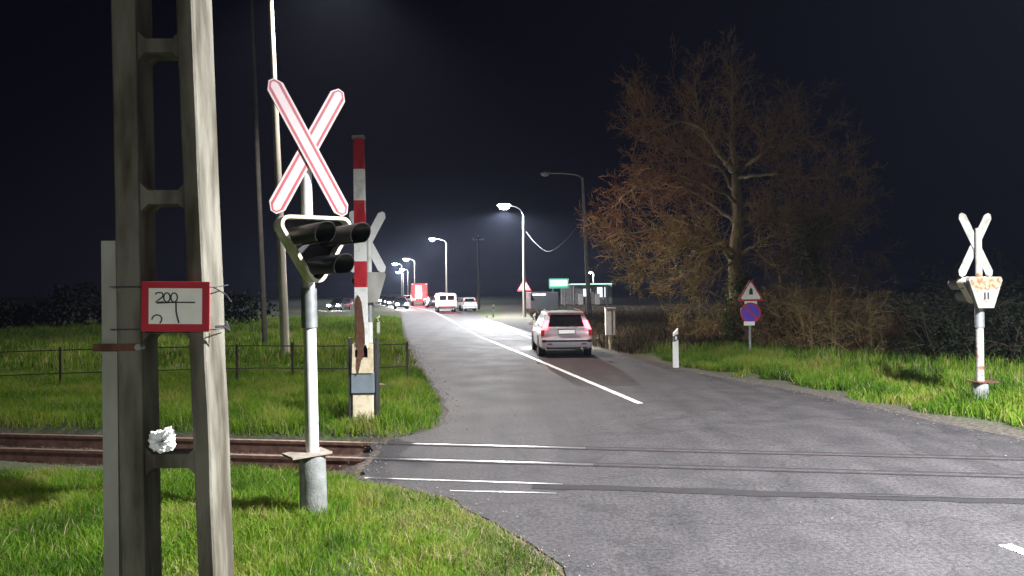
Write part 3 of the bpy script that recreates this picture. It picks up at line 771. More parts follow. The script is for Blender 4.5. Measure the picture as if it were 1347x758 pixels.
def street_lamp(label, base, H, arm, lit, power=0.0, armdir=(-1, 0), rise=0.5, mpole=None, rad=0.30, spot=176, lens_m=None, lean=0.0):
    t = thing('street_lamp', label, 'street lamp', base, math.atan2(armdir[1], armdir[0]), 'street lamps along the road')
    m = MB(); m.tube([(lean*k/8, 0, H*k/8-0.2*(k == 0)) for k in range(9)], [0.15-0.075*k/8 for k in range(9)], 12); m.build('pole', mpole or M_polegrey, t, smooth='auto')
    e = Vector((arm+lean, 0, H+rise))
    m = MB(); m.tube(sub2([(lean, 0, H-0.05), (lean+arm*0.15, 0, H+rise*0.5), (lean+arm*0.5, 0, H+rise*0.85), e], 4), 0.035, 8); m.build('arm', M_galv, t, smooth='auto')
    m = MB(); M = Matrix.Translation(e + Vector((0.12, 0, 0.0)))
    lathe(m, [(rad, 0.0), (rad*0.98, 0.05), (rad*0.7, 0.12), (rad*0.25, 0.17), (0.05, 0.18)], 18, 0, M); m.build('housing', M_galv, t, smooth='auto')
    m = MB(); lathe(m, [(rad*0.1, -0.20*rad/0.3), (rad*0.6, -0.16*rad/0.3), (rad*0.88, -0.06), (rad*0.93, -0.004)], 18, 0, M); m.build('lens', (lens_m or E_lamp) if lit else M_lens_off, t, smooth=True)
    if lit:
        l = bpy.data.lights.new('lamp_light', 'POINT' if spot == 176 else 'SPOT'); l.energy = power; l.shadow_soft_size = 0.2
        if spot != 176: l.spot_size = R(spot); l.spot_blend = 0.5 if spot < 170 else 0.35
        l.color = (0.95, 0.97, 1.0)
        lo = bpy.data.objects.new('lamp_light', l); COL.objects.link(lo); lo.parent = t; lo.location = e + Vector((0.12, 0, -0.28*rad/0.3-(0.25 if spot == 176 else 0.02)))
    return t
# the lamp that lights the crossing stands just to the right
street_lamp('street lamp beside the crossing that lights the verge', (10.2, 4.0, 0), 8.4, 2.7, True, K_CROSS, rad=0.26, spot=144)
street_lamp('added unseen fill lamp behind the camera, built as a street lamp', (7.0, -31, 0), 8.6, 2.6, True, K_FILL, rad=0.26, spot=174)  # fill lamp added to brighten the pole front and the car rear
q = atd(776, 420, 44); street_lamp('unlit street lamp on the grey pole behind the silver estate car', (q.x, 44, 0), zat(234, 44, 770), 2.1, False, rise=0.3, lean=0.35)
q = atd(690, 415, 60); street_lamp('bright lit street lamp on a pale pole over the triangular warning sign', (q.x, 60, 0), zat(284, 60, 690), 1.45, True, K_ROAD*2.6, rise=0.9, mpole=M_polewhite, rad=0.55, spot=175)
q = atd(588, 405, 96); street_lamp('second lit street lamp down the road, next after the brightest one', (q.x, 96, 0), zat(320, 96, 587), 1.7, True, K_ROAD, rise=0.6, mpole=M_polewhite, rad=0.42)
q = atd(546, 400, 150); street_lamp('third lit street lamp down the road, above the red lorry', (q.x, 150, 0), zat(345, 150, 546), 1.6, True, K_ROAD, rise=0.7, rad=0.65)
q = atd(529, 400, 184); street_lamp('fourth lit street lamp down the road, small over the headlights', (q.x, 184, 0), zat(350, 184, 529), 1.6, True, K_ROAD, rise=0.6, rad=0.7)
q = atd(537, 400, 215); street_lamp('farthest lit street lamp, lowest in the row above the headlights', (q.x, 215, 0), zat(357, 215, 537), 1.6, True, K_ROAD, rise=0.6, rad=0.75)
q = atd(531, 400, 245); street_lamp('tiny lit street lamp beside the farthest one, nearest the oncoming headlights', (q.x, 245, 0), zat(360, 245, 529), 1.6, True, K_ROAD, rise=0.6, rad=0.8)
q = atd(781, 390, 108); street_lamp('small lit lamp above the canopy of the filling station', (q.x, 108, 0), zat(360, 108, 779), 0.5, True, 900, rise=0.25, rad=0.36)

l_ = street_lamp('tall pale lamp pole rising out of the picture top behind the large crossing sign', pb, 12.6, 2.0, True, K_TALL, (1, 0), 0.5, M_polewhite, 0.26, 120, lean=-0.42)
for c_ in l_.children:
    if c_.type == 'LIGHT': c_.data.color = (1.0, 0.92, 0.82)
# cable sagging between two of the lamp poles
a = atd(768, 285, 44); b = atd(692, 305, 60); mid = atd(722, 331, 51)
m = MB(); m.tube(sub2([a, (a*0.55+mid*0.45)+Vector((0, 0, -0.35)), mid, (mid*0.45+b*0.55)+Vector((0, 0, -0.25)), b], 6), 0.020, 6)
o = m.build('overhead_cable', M_darkwood); tag(o, 'slack overhead cable hanging between two street lamp poles', 'cable')

# ------------------------------------------------------------------ delineators, cabinet, traffic signs
def delineator():
    t = thing('delineator_post', 'white delineator post with black band in the grass edge right of the silver car', 'road post', (0, 0, 0), 0, 'white delineator posts')
    m = MB(); w, d, H = 0.075, 0.055, 1.08
    lo = [(-w, -d, -0.1), (w, -d, -0.1), (w, d, -0.1), (-w, d, -0.1)]
    hi = [(-w*0.85, -d, H-0.16), (w*0.85, -d, H-0.02), (w*0.85, d, H-0.0), (-w*0.85, d, H-0.14)]
    m.hexa(lo, hi); m.build('body', M_white, t, bevel=0.01)
    m = MB(); lo = [(-w*0.875, -d-0.003, 0.70), (w*0.875, -d-0.003, 0.76), (w*0.875, d+0.003, 0.77), (-w*0.875, d+0.003, 0.71)]
    m.hexa([(x*1.02, y, z) for x, y, z in lo], [(x*1.0, y, z+0.16) for x, y, z in lo]); m.build('black_band', M_black, t)
    m = MB(); m.box((0.0, -d-0.006, 0.81), (0.05, 0.006, 0.09)); m.build('reflector', M_signwhite, t)
    return t
dl = delineator(); v = at(889, 483); dl.location = (v.x, v.y, -0.02)
for px, py, lab in ((703, 440, 'white delineator post glowing pink beside the left of the silver car'), (649, 418, 'small white delineator post at the road edge beside the parked white car'), (498, 443, 'small delineator post in the grass right of the barrier')):
    v = at(px, py); dup(dl, (v.x, v.y, -0.02), 0, lab)
v = at(803, 460); dv = v.y
t = thing('roadside_cabinet', 'pale narrow box on a yellowed post right of the silver car', 'cabinet', (v.x, v.y, -0.02))
z0, z1 = zat(440, dv, 803), zat(405, dv, 803)
m = MB(); m.box((0, 0, (z0+z1)/2), (0.34, 0.22, z1-z0)); m.build('box', M_boxgrey, t, bevel=0.012)
m = MB(); m.box((0.05, -0.113, (z0+z1)/2), (0.03, 0.012, (z1-z0)*0.9)); m.build('door_seam', M_darkgrey, t)
m = MB(); m.box((0, 0, z1+0.012), (0.38, 0.26, 0.03)); m.build('lid', M_boxgrey, t)
m = MB(); m.box((0, 0.0, z0/2-0.1), (0.10, 0.08, z0+0.2)); m.build('post', M_yellowpost, t, bevel=0.006)

def tri_up(s): h = s*0.866; return [(-s/2+0.03, -h/2), (s/2-0.03, -h/2), (s/2-0.005, -h/2+0.05), (0.03, h/2-0.02), (-0.03, h/2-0.02), (-s/2+0.005, -h/2+0.05)]
def scalep(P, k, dz=0.0): return [(x*k, z*k+dz) for x, z in P]
v = at(987, 479); dv = v.y; uu = dv/F_
t = thing('traffic_sign', 'thin post with triangular warning sign above a round blue sign, before the ivy covered trunk', 'road sign', (v.x, v.y, gz(v.x, v.y)))
zz = lambda py: zat(py, dv, 988) - t.location.z
m = MB(); m.tube([(0, 0, -0.2), (0, 0, zz(372))], 0.035, 10); m.build('post', M_galv, t, smooth='auto')
m = MB(); T_ = tri_up(0.70); M = Matrix.Translation((0.02, -0.05, zz(382))); m.prism(T_, 0, 0.012, M); tp = m.build('triangular_plate', M_signwhite, t)
m = MB(); m.ring(T_, scalep(T_, 0.78, -0.012), -0.003, 0.0, M); m.build('red_border', M_signred, tp)
m = MB(); m.prism([(-0.05, -0.12), (0.06, -0.12), (0.05, 0.02), (0.0, 0.08), (-0.04, 0.0)], -0.0035, -0.0005, M); m.build('symbol', M_ink, tp)
m = MB(); m.box((0.02, -0.044, zz(397)), (0.34, 0.01, 0.13)); m.build('small_plate', M_signwhite, t)
m = MB(); C_ = [(0.29*math.cos(a), 0.29*math.sin(a)) for a in np.linspace(0, 2*math.pi, 29)[:-1]]; M = Matrix.Translation((0.01, -0.05, zz(411.5)))
m.prism(C_, 0, 0.012, M); rp_ = m.build('round_plate', M_blue, t)
m = MB(); m.ring(C_, scalep(C_, 0.84), -0.003, 0, M)
ribbon(m, [(-0.17, 0.17), (0.17, -0.17)], 0.05, -0.003, 0, M); m.build('red_ring', M_signred, rp_)
m = MB(); m.box((-0.03, -0.05, zz(425.5)), (0.30, 0.01, 0.11)); m.build('lower_plate', M_signwhite, t)

v = atd(690, 415, 67)
t = thing('traffic_sign', 'small triangular warning sign on the roadside below the bright street lamp', 'road sign', (v.x, 67, 0))
m = MB(); m.tube([(0, 0, -0.2), (0, 0, zat(372, 67, 690))], 0.06, 8); m.build('post', M_galv, t)
T_ = tri_up(1.3); M = Matrix.Translation((0, -0.07, zat(375, 67, 690)))
m = MB(); m.prism(T_, 0, 0.012, M); tp = m.build('triangular_plate', M_signwhite, t)
m = MB(); m.ring(T_, scalep(T_, 0.74, -0.012), -0.003, 0, M); m.build('red_border', M_signred, tp)
m = MB(); m.box((0, -0.002, -0.08), (0.07, 0.003, 0.3)); o = m.build('symbol', M_ink, tp); o.location = (0, -0.074, zat(375, 67, 690))

# ------------------------------------------------------------------ vehicles
def loft(mb, stations, n=20, mi=0):
    """stations: (y, halfwidth, z0, z1, exponent)"""
    vs = []; fs = []
    for y, w, z0, z1, ex in stations:
        for k in range(n):
            a = 2*math.pi*(k+0.5)/n; c, s = math.cos(a), math.sin(a)
            x = w*math.copysign(abs(c)**(2/ex), c); z = (z0+z1)/2 + (z1-z0)/2*math.copysign(abs(s)**(2/ex), s)
            vs.append((x, y, z))
    for i in range(len(stations)-1):
        for k in range(n): fs.append((i*n+k, i*n+(k+1) % n, (i+1)*n+(k+1) % n, (i+1)*n+k))
    fs.append(tuple(range(n))); fs.append(tuple(reversed(range((len(stations)-1)*n, len(stations)*n))))
    mb.add(vs, fs, mi)
def lerpq(q, u, v):
    a, b, c, d = [Vector(p) for p in q]
    return (a*(1-u)+b*u)*(1-v) + (d*(1-u)+c*u)*v
def panel(q, u0, u1, v0, v1, off, thick=0.006):
    """slab lying on the quad q (bl, br, tr, tl seen from outside)"""
    P = [lerpq(q, u0, v0), lerpq(q, u1, v0), lerpq(q, u1, v1), lerpq(q, u0, v1)]
    nn = (P[1]-P[0]).cross(P[3]-P[0]).normalized()
    return [p - nn*thick for p in P], [p + nn*off for p in P]
def estate_car(label, paint, head_on=True, tail=None, group='cars on the road', name='estate_car', Hs=1.0):
    t = thing(name, label, 'car', (0, 0, 0), 0, group)
    m = MB()
    loft(m, [(0.00, 0.70, 0.42, 0.58, 6), (0.02, 0.78, 0.34, 0.64, 6), (0.07, 0.83, 0.28, 0.70, 6), (0.085, 0.835, 0.27, 0.96, 7), (0.20, 0.85, 0.25, 0.985, 7), (0.5, 0.86, 0.24, 0.985, 7),
             (1.2, 0.865, 0.22, 0.975, 7), (2.4, 0.865, 0.22, 0.955, 7), (3.2, 0.86, 0.22, 0.93, 6), (3.7, 0.85, 0.23, 0.86, 5), (4.1, 0.80, 0.25, 0.78, 4.5), (4.32, 0.70, 0.30, 0.68, 4), (4.38, 0.58, 0.36, 0.60, 4)], 28)
    body = m.build('body', paint, t, smooth='auto')
    lo = [(-0.80, 0.11, 0.93), (0.80, 0.11, 0.93), (0.80, 3.40, 0.91), (-0.80, 3.40, 0.91)]
    hi = [(-0.62, 0.42, 1.44), (0.62, 0.42, 1.44), (0.60, 2.45, 1.46), (-0.60, 2.45, 1.46)]
    m = MB(); m.hexa(lo, hi); m.build('cabin', paint, t, smooth='auto', bevel=0.05)
    rear = [lo[0], lo[1], hi[1], hi[0]]; right = [lo[1], lo[2], hi[2], hi[1]]; front = [lo[2], lo[3], hi[3], hi[2]]; left = [lo[3], lo[0], hi[0], hi[3]]
    def pn(nm, q, u0, u1, v0, v1, mm, off=0.008, th=0.02, par=None):
        m = MB(); m.hexa(*panel(q, u0, u1, v0, v1, off, th)); return m.build(nm, mm, par or t, bevel=0.003)
    pn('rear_window', rear, 0.12, 0.88, 0.14, 0.86, M_glass)
    pn('windscreen', front, 0.05, 0.95, 0.08, 0.94, M_glass)
    for q in (right, left):
        f_ = (lambda a, b: (a, b)) if q is right else (lambda a, b: (1-b, 1-a))
        for a, b in ((0.05, 0.27), (0.30, 0.56), (0.59, 0.90)):
            u0, u1 = f_(a, b); pn('side_window', q, u0, u1, 0.14, 0.88, M_glass)
    for s, (u0, u1) in ((-1, (0.005, 0.115)), (1, (0.885, 0.995))):
        tl = pn('tail_light', rear, u0, u1, -0.05, 0.50, tail or E_brake, 0.022, 0.03)
        m = MB(); m.box((s*0.775, 0.075, 0.80), (0.12, 0.03, 0.20)); m.build('lower_lens', M_red if tail is None else tail, tl, bevel=0.008)
    m = MB(); m.hexa([(-0.60, 0.36, 1.42), (0.60, 0.36, 1.42), (0.60, 0.62, 1.45), (-0.60, 0.62, 1.45)], [(-0.58, 0.34, 1.455), (0.58, 0.34, 1.455), (0.58, 0.62, 1.485), (-0.58, 0.62, 1.485)]); m.build('roof_spoiler', paint, t, bevel=0.01)
    m = MB(); m.box((0, 0.064, 0.84), (0.56, 0.03, 0.15)); m.build('plate_recess', M_trim, t)
    m = MB(); m.box((0, 0.043, 0.84), (0.52, 0.012, 0.115)); m.build('number_plate', E_plate, t)
    m = MB(); m.box((0, 0.060, 0.935), (0.60, 0.03, 0.025)); m.build('tailgate_handle', M_rim_alloy, t, bevel=0.005)
    m = MB(); m.box((0, 0.0, 0.545), (1.44, 0.03, 0.06)); m.build('bumper_strip', M_trim, t, bevel=0.01)
    for s in (-1, 1):
        m = MB(); m.box((s*0.735, 0.02, 0.545), (0.14, 0.06, 0.09)); m.build('bumper_corner', M_trim, t, bevel=0.015)
        m = MB(); m.box((s*0.55, -0.006, 0.45), (0.16, 0.02, 0.05)); m.build('reflector', M_red, t, bevel=0.004)
    m = MB(); m.box((0, 0.05, 0.36), (1.30, 0.06, 0.14)); m.build('valance', M_trim, t, bevel=0.01)
    m = MB(); m.tube([(0.48, 0.0, 0.30), (0.48, 0.25, 0.30)], 0.035, 10); m.build('exhaust', M_rim_alloy, t)
    m = MB(); m.tube([(0.0, 0.09, 0.985), (0.18, 0.13, 1.03), (0.38, 0.16, 1.05)], 0.010, 5); m.build('rear_wiper', M_trim, t)
    for s in (-1, 1):
        m = MB(); m.box((s*0.95, 2.95, 1.0), (0.18, 0.10, 0.13)); m.build('wing_mirror', paint, t, bevel=0.03)
        m = MB(); m.tube([(s*0.56, 0.75, 1.455), (s*0.56, 0.85, 1.50), (s*0.55, 2.2, 1.51), (s*0.55, 2.3, 1.46)], 0.014, 6); m.build('roof_rail', M_trim, t)
        m = MB(); m.box((s*0.58, 4.37, 0.62), (0.34, 0.12, 0.19)); m.build('headlight', E_head if head_on else M_lens_off, t, bevel=0.02)
    for y in (0.86, 3.48):
        for s in (-1, 1):
            M = Matrix.Translation((s*0.74, y, 0.315)) @ Matrix.Rotation(R(90), 4, 'Y')
            m = MB(); lathe(m, [(0.20, -0.10), (0.30, -0.10), (0.315, -0.06), (0.315, 0.06), (0.30, 0.10), (0.20, 0.10)], 24, 0, M); ty = m.build('wheel', M_tyre, t, smooth='auto')
            m = MB(); lathe(m, [(0.195, -0.108), (0.15, -0.112), (0.05, -0.09), (0.05, 0.09), (0.15, 0.112), (0.195, 0.108)], 20, 0, M); m.build('rim', M_rim_alloy, ty, smooth='auto')
            m = MB(); lathe(m, [(0.36, -0.005), (0.36, 0.005)], 24, 0, Matrix.Translation((s*0.868, y, 0.34)) @ Matrix.Rotation(R(90), 4, 'Y')); m.build('wheel_arch', M_trim, t)
    return t
v = at(746, 471)
car = estate_car('silver estate car with red tail lights lit, driving away in the right lane', M_silver)
car.location = (v.x, v.y, 0.0); car.rotation_euler = (0, 0, R(2.5)); car.scale = (0.97, 0.97, 0.97)

# far traffic: each one again a car with all its parts
def far_car(label, paint, px, Y, rz, tail, head=True, s=1.0):
    c = estate_car(label, paint, head, tail); p = atd(px, 400, Y); c.location = (p.x, Y, 0); c.rotation_euler = (0, 0, rz); c.scale = (s, s, s)
    return c
far_car('small dark car with red tail lights between the red lorry and the pale van', M_cardark, 571, 97, R(11), E_brake_far)
far_car('tiny dark car with red tail lights ahead of the red lorry', M_cardark, 538, 134, R(13), E_brake_far)
E_soft = mat('soft_tail_light', (0.4, 0.02, 0.02), 0.3, emit=(1.0, 0.08, 0.08), estr=25.0)
def red_glow(c, e, loc):
    l = bpy.data.lights.new('tail_light_glow', 'POINT'); l.energy = e; l.color = (1.0, 0.06, 0.08); l.shadow_soft_size = 0.15
    lo = bpy.data.objects.new('tail_light_glow', l); COL.objects.link(lo); lo.parent = c; lo.location = loc
for s_ in (-1, 1): red_glow(car, 3.5, (s_*0.86, -0.12, 1.05))
far_car('white car parked at the road edge right of the far van', M_carwhite, 619, 78, R(25), M_red, False)
def beams(c, e):
    l = bpy.data.lights.new('headlight_beam', 'SPOT'); l.energy = e; l.spot_size = R(70); l.spot_blend = 0.8; l.shadow_soft_size = 0.12
    lo = bpy.data.objects.new('headlight_beam', l); COL.objects.link(lo); lo.parent = c; lo.location = (0, 4.6, 0.66); lo.rotation_euler = (R(86), 0, 0)
h1 = far_car('first oncoming car with dazzling white headlights in the far left lane', M_cardark, 526, 96, R(192), M_red)
h2 = far_car('second oncoming car with headlights close behind the first oncoming one', M_cardark, 514, 112, R(194), M_red)
h4 = far_car('third oncoming car with headlights, in the middle of the row far down the road', M_cardark, 508, 127, R(196), M_red)
h5 = far_car('last and smallest oncoming car with headlights at the far left of the row', M_cardark, 500, 142, R(198), M_red)
beams(h1, 1500); beams(h2, 1500)
h3 = far_car('car with lit headlights seen between the crossing sign and the barrier', M_cardark, 456, 92, R(172), M_red)

def van(label, px, Y, rz):
    t = thing('van', label, 'van', (atd(px, 400, Y).x, Y, 0), rz, None)
    m = MB(); loft(m, [(0, 0.92, 0.40, 1.75, 7), (0.05, 0.98, 0.34, 1.92, 8), (0.4, 1.0, 0.32, 1.98, 8), (3.2, 1.0, 0.30, 1.98, 8), (3.9, 0.97, 0.30, 1.6, 6), (4.4, 0.94, 0.32, 1.15, 6), (4.9, 0.82, 0.4, 0.95, 5)], 28); m.build('body', M_carwhite, t, smooth='auto')
    for s in (-1, 1):
        m = MB(); m.box((s*0.40, -0.01, 1.48), (0.68, 0.03, 0.48)); m.build('rear_window', M_glass, t, bevel=0.02)
        m = MB(); m.box((s*0.86, 0.0, 1.05), (0.14, 0.08, 0.42)); m.build('tail_light', E_brake_far, t, bevel=0.02)
        m = MB(); m.box((s*0.62, 4.78, 0.75), (0.26, 0.16, 0.18)); m.build('headlight', E_head, t, bevel=0.02)
    m = MB(); m.box((0, -0.02, 0.52), (1.8, 0.10, 0.22)); m.build('bumper', M_trim, t, bevel=0.02)
    m = MB(); m.box((0, -0.02, 0.95), (0.52, 0.02, 0.12)); m.build('number_plate', E_plate, t)
    for y in (0.9, 3.9):
        for s in (-1, 1):
            M = Matrix.Translation((s*0.86, y, 0.34)) @ Matrix.Rotation(R(90), 4, 'Y')
            m = MB(); lathe(m, [(0.22, -0.11), (0.33, -0.11), (0.34, 0), (0.33, 0.11), (0.22, 0.11)], 20, 0, M); ty = m.build('wheel', M_tyre, t, smooth='auto')
            m = MB(); lathe(m, [(0.21, -0.115), (0.05, -0.10), (0.05, 0.10), (0.21, 0.115)], 16, 0, M); m.build('rim', M_rim_alloy, ty, smooth='auto')
    return t
van_t = van('pale van with pinkish lit back and red tail lights, ahead of the silver estate car', 588, 76, R(9.5))
red_glow(van_t, 120, (0, -0.4, 1.0))

Y = 112; p = atd(552, 400, Y)
t = thing('lorry', 'tall box lorry glowing red at the back, farther down the road than the pale van', 'lorry', (p.x, Y, 0), R(9.5))
m = MB(); m.box((0, 3.4, 2.15), (2.35, 6.6, 2.5)); m.build('cargo_box', M_carred, t, bevel=0.04)
m = MB(); m.box((0, 3.6, 0.72), (1.1, 7.6, 0.3)); m.build('chassis', M_trim, t)
m = MB(); m.hexa([(-1.15, 6.9, 0.5), (1.15, 6.9, 0.5), (1.15, 8.7, 0.5), (-1.15, 8.7, 0.5)], [(-1.1, 6.9, 2.75), (1.1, 6.9, 2.75), (1.08, 8.2, 2.7), (-1.08, 8.2, 2.7)]); m.build('cab', M_carred, t, bevel=0.06)
for s in (-1, 1):
    m = MB(); m.box((s*0.85, 0.04, 0.98), (0.5, 0.10, 0.24)); m.build('tail_light', E_brake_far, t, bevel=0.02)
    m = MB(); m.box((s*1.02, 0.06, 3.28), (0.22, 0.06, 0.12)); m.build('marker_light', E_brake_far, t, bevel=0.01)
m = MB(); m.box((-0.15, 0.06, 2.1), (0.9, 0.06, 1.9)); m.build('lit_panel', E_reverse, t, bevel=0.02)
m = MB(); m.box((0, -0.02, 0.62), (2.2, 0.10, 0.14)); m.build('bumper', M_trim, t)
for y in (1.4, 2.5, 7.7):
    for s in (-1, 1):
        M = Matrix.Translation((s*0.98, y, 0.5)) @ Matrix.Rotation(R(90), 4, 'Y')
        m = MB(); lathe(m, [(0.3, -0.15), (0.48, -0.15), (0.5, 0), (0.48, 0.15), (0.3, 0.15)], 20, 0, M); m.build('wheel', M_tyre, t, smooth='auto')

red_glow(t, 3000, (0, -0.7, 1.6))
# ------------------------------------------------------------------ filling station
Y = 105; uY = Y/F_
p = atd(776, 400, Y)
t = thing('filling_station', 'distant filling station with a thin lit green canopy and white lit shop windows', 'filling station', (p.x, Y, 0))
zc = zat(374, Y, 776)
m = MB(); m.box((0.2, 3, zc+0.02), (54*uY, 7, 0.16)); m.build('canopy', M_white_dirty, t)
m = MB(); m.box((0.2, -0.53, zc+0.02), (54*uY, 0.05, 0.13)); m.build('lit_fascia', E_green, t)
for x in (-2.2, 2.6):
    for y in (0.6, 5.4):
        m = MB(); m.tube([(x, y, -0.1), (x, y, zc-0.06)], 0.14, 10); m.build('column', M_polegrey, t)
m = MB(); m.box((0.3, 8.2, 1.5), (7.6, 2.6, 3.0)); m.build('shop', M_polegrey, t)
for px, wpx, py0, py1 in ((772, 10, 380, 390), (791, 11, 378, 391)):
    q = atd(px, (py0+py1)/2, Y+6.85); m = MB(); m.box((q.x-p.x, 6.87, q.z), (wpx*uY*1.05, 0.05, (py1-py0)*uY*1.05)); m.build('shop_window', E_window, t)
for x in (-1.0, 1.4):
    m = MB(); m.box((x, 3.0, 0.8), (0.7, 0.45, 1.6)); m.build('fuel_pump', M_boxgrey, t, bevel=0.03)
q = atd(735, 373, Y-2)
t = thing('lit_sign', 'glowing pale green sign board left of the filling station canopy', 'sign', (q.x, Y-2, 0))
m = MB(); m.box((0, 0, q.z), (25*uY, 0.3, 13*uY)); m.build('frame', E_greendim, t, bevel=0.12)
m = MB(); m.box((0, -0.16, q.z+0.06), (22*uY, 0.04, 8*uY)); m.build('face', E_green, t, bevel=0.015)
for s in (-1, 1):
    m = MB(); m.tube([(s*0.8, 0, -0.1), (s*0.8, 0, q.z-0.5)], 0.09, 8); m.build('leg', M_polegrey, t)
q = atd(703, 391.5, 70)
t = thing('parked_trailer', 'dark low shape with one pale lit edge left above the silver car', 'trailer', (q.x+0.6, 70, 0), R(8))

m = MB(); m.box((0, 0, 1.2), (2.6, 4, 1.6)); m.build('body', M_black, t, bevel=0.05)
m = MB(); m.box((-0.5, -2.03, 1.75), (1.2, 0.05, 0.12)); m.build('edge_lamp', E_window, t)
for s in (-1, 1):
    m = MB(); M = Matrix.Translation((s*1.0, 0, 0.36)) @ Matrix.Rotation(R(90), 4, 'Y'); lathe(m, [(0.2, -0.1), (0.35, -0.1), (0.35, 0.1), (0.2, 0.1)], 18, 0, M); m.build('wheel', M_tyre, t)

# ------------------------------------------------------------------ trees
def rv(s=1.0): return Vector((random.gauss(0, s), random.gauss(0, s), random.gauss(0, s)))
def grow(mb, p, d, L_, r, lev, spec, tint):
    seg = spec['seg'][lev]; pts = [p.copy()]; q = p.copy(); d = d.normalized()
    for i in range(seg):
        d = (d + rv(spec['wig'][lev]) + Vector((0, 0, spec['up'][lev]))).normalized()
        q = q + d*L_/seg; pts.append(q.copy())
    last = lev == len(spec['seg'])-1
    rad = [max(r*(1-0.75*i/seg), spec['rmin']) for i in range(seg+1)]
    if last: rad[-1] = spec['rmin']*0.5
    mb.tube(pts, rad, 3 if lev >= 1 else 6, cap=False, t=min(1, max(0, tint+random.gauss(0, 0.15))))
    if last: return
    n = spec['kids'][lev]
    for k in range(n):
        u = 0.15 + 0.85*(k+random.random())/n; f = u*seg; i = min(int(f), seg-1); a = pts[i].lerp(pts[i+1], f-i)
        ax = (pts[i+1]-pts[i]).normalized(); side = rv(); side = (side-ax*side.dot(ax)).normalized()
        nd = ax*spec['fwd'][lev] + side*random.uniform(0.6, 1.1)
        grow(mb, a, nd, L_*random.uniform(*spec['len'][lev])*(1.15-0.5*u), r*0.55*(1-0.5*u), lev+1, spec, tint)
def leaves(mb, centers, n, spread, size, t0=0.0, t1=1.0, hang=0.0):
    for _ in range(n):
        c = Vector(random.choice(centers)); p = c + Vector((random.gauss(0, spread[0]), random.gauss(0, spread[1]), random.gauss(0, spread[2])))
        a = rv().normalized(); b = rv(); b = (b-a*b.dot(a)).normalized()
        if hang: a = (a*(1-hang)+Vector((0, 0, -hang))).normalized(); b = (b-a*b.dot(a)).normalized()
        s = size*random.uniform(0.6, 1.3)
        mb.add([p-a*s*0.6, p+b*s*0.42, p+a*s*0.75, p-b*s*0.42], [(0, 1, 2, 3)], 0, random.uniform(t0, t1))
TY = 24.8
def tp_(zx, zy, dy=0.0): return atd(760+zx/1.58, 40+zy/1.58, TY+dy)
base = atd(975, 466, TY); base.z = gz(base.x, TY)-0.1
t = thing('bare_tree', 'big leafless tree with spreading fine brown twigs and ivy round its trunk', 'tree', base)
def rel(P): return [Vector(p)-base for p in P]
trunk = MB(); crown = MB()
tr = rel([base, tp_(330, 560), tp_(326, 470), tp_(334, 400), tp_(330, 330), tp_(330, 296)])
trunk.tube(sub2(tr, 4), list(np.linspace(0.26, 0.15, 21)), 12)
limbs = [
    ([(330, 300, 0), (310, 275, -.2), (285, 245, -.5), (262, 205, -.8), (250, 160, -1.0), (243, 95, -1.2)], 0.10, 0.55),
    ([(262, 205, -.8), (215, 188, -1.2), (165, 205, -1.5), (120, 232, -1.8)], 0.055, 0.35),
    ([(330, 300, 0), (322, 230, .3), (324, 170, .6), (318, 75, .8)], 0.08, 0.55),
    ([(334, 296, 0), (362, 268, .6), (395, 228, 1.0), (425, 185, 1.3), (460, 150, 1.6)], 0.08, 0.5),
    ([(340, 292, 0), (390, 250, -.8), (440, 228, -1.2), (520, 214, -1.6)], 0.06, 0.45),
    ([(334, 400, 0), (300, 380, .8), (255, 345, 1.4), (200, 325, 1.9), (130, 300, 2.3)], 0.06, 0.35),
    ([(330, 465, 0), (296, 440, -.7), (255, 420, -1.2), (195, 408, -1.6), (120, 420, -2.0), (40, 440, -2.4)], 0.075, 0.5),
    ([(330, 475, 0), (290, 452, -1.0), (235, 452, -1.8), (175, 470, -2.4), (112, 512, -2.9)], 0.065, 0.85),
    ([(300, 455, -.6), (262, 462, -.9), (225, 490, -1.1), (195, 530, -1.2)], 0.04, 0.85),
    ([(325, 480, 0), (300, 500, -.8), (278, 530, -1.2), (265, 570, -1.4)], 0.04, 0.85),
    ([(338, 470, 0), (375, 440, -.6), (425, 424, -1.0), (480, 432, -1.3)], 0.06, 0.85),
    ([(334, 420, 0), (380, 395, 1.0), (440, 380, 1.6), (520, 370, 2.0)], 0.05, 0.55),
    ([(332, 360, 0), (280, 330, -1.4), (210, 300, -2.2), (120, 330, -2.8), (70, 370, -3.0)], 0.055, 0.2),
    ([(332, 310, 0), (375, 300, -1.2), (430, 300, -2.0), (500, 310, -2.6), (560, 300, -3.0)], 0.055, 0.5),
    ([(340, 440, 0), (400, 400, 1.4), (470, 400, 2.0), (545, 380, 2.6), (600, 350, 3.0)], 0.055, 0.6),
    ([(331, 340, 0), (290, 285, 1.6), (220, 250, 2.2), (150, 190, 2.6), (110, 120, 2.8)], 0.055, 0.4),
]
spec = dict(seg=[4, 4, 3], wig=[0.16, 0.2, 0.22], up=[0.05, 0.06, 0.05], kids=[5, 5, 0], fwd=[0.8, 0.9, 0.9], len=[(0.40, 0.62), (0.45, 0.7), (0, 0)], rmin=0.0055)
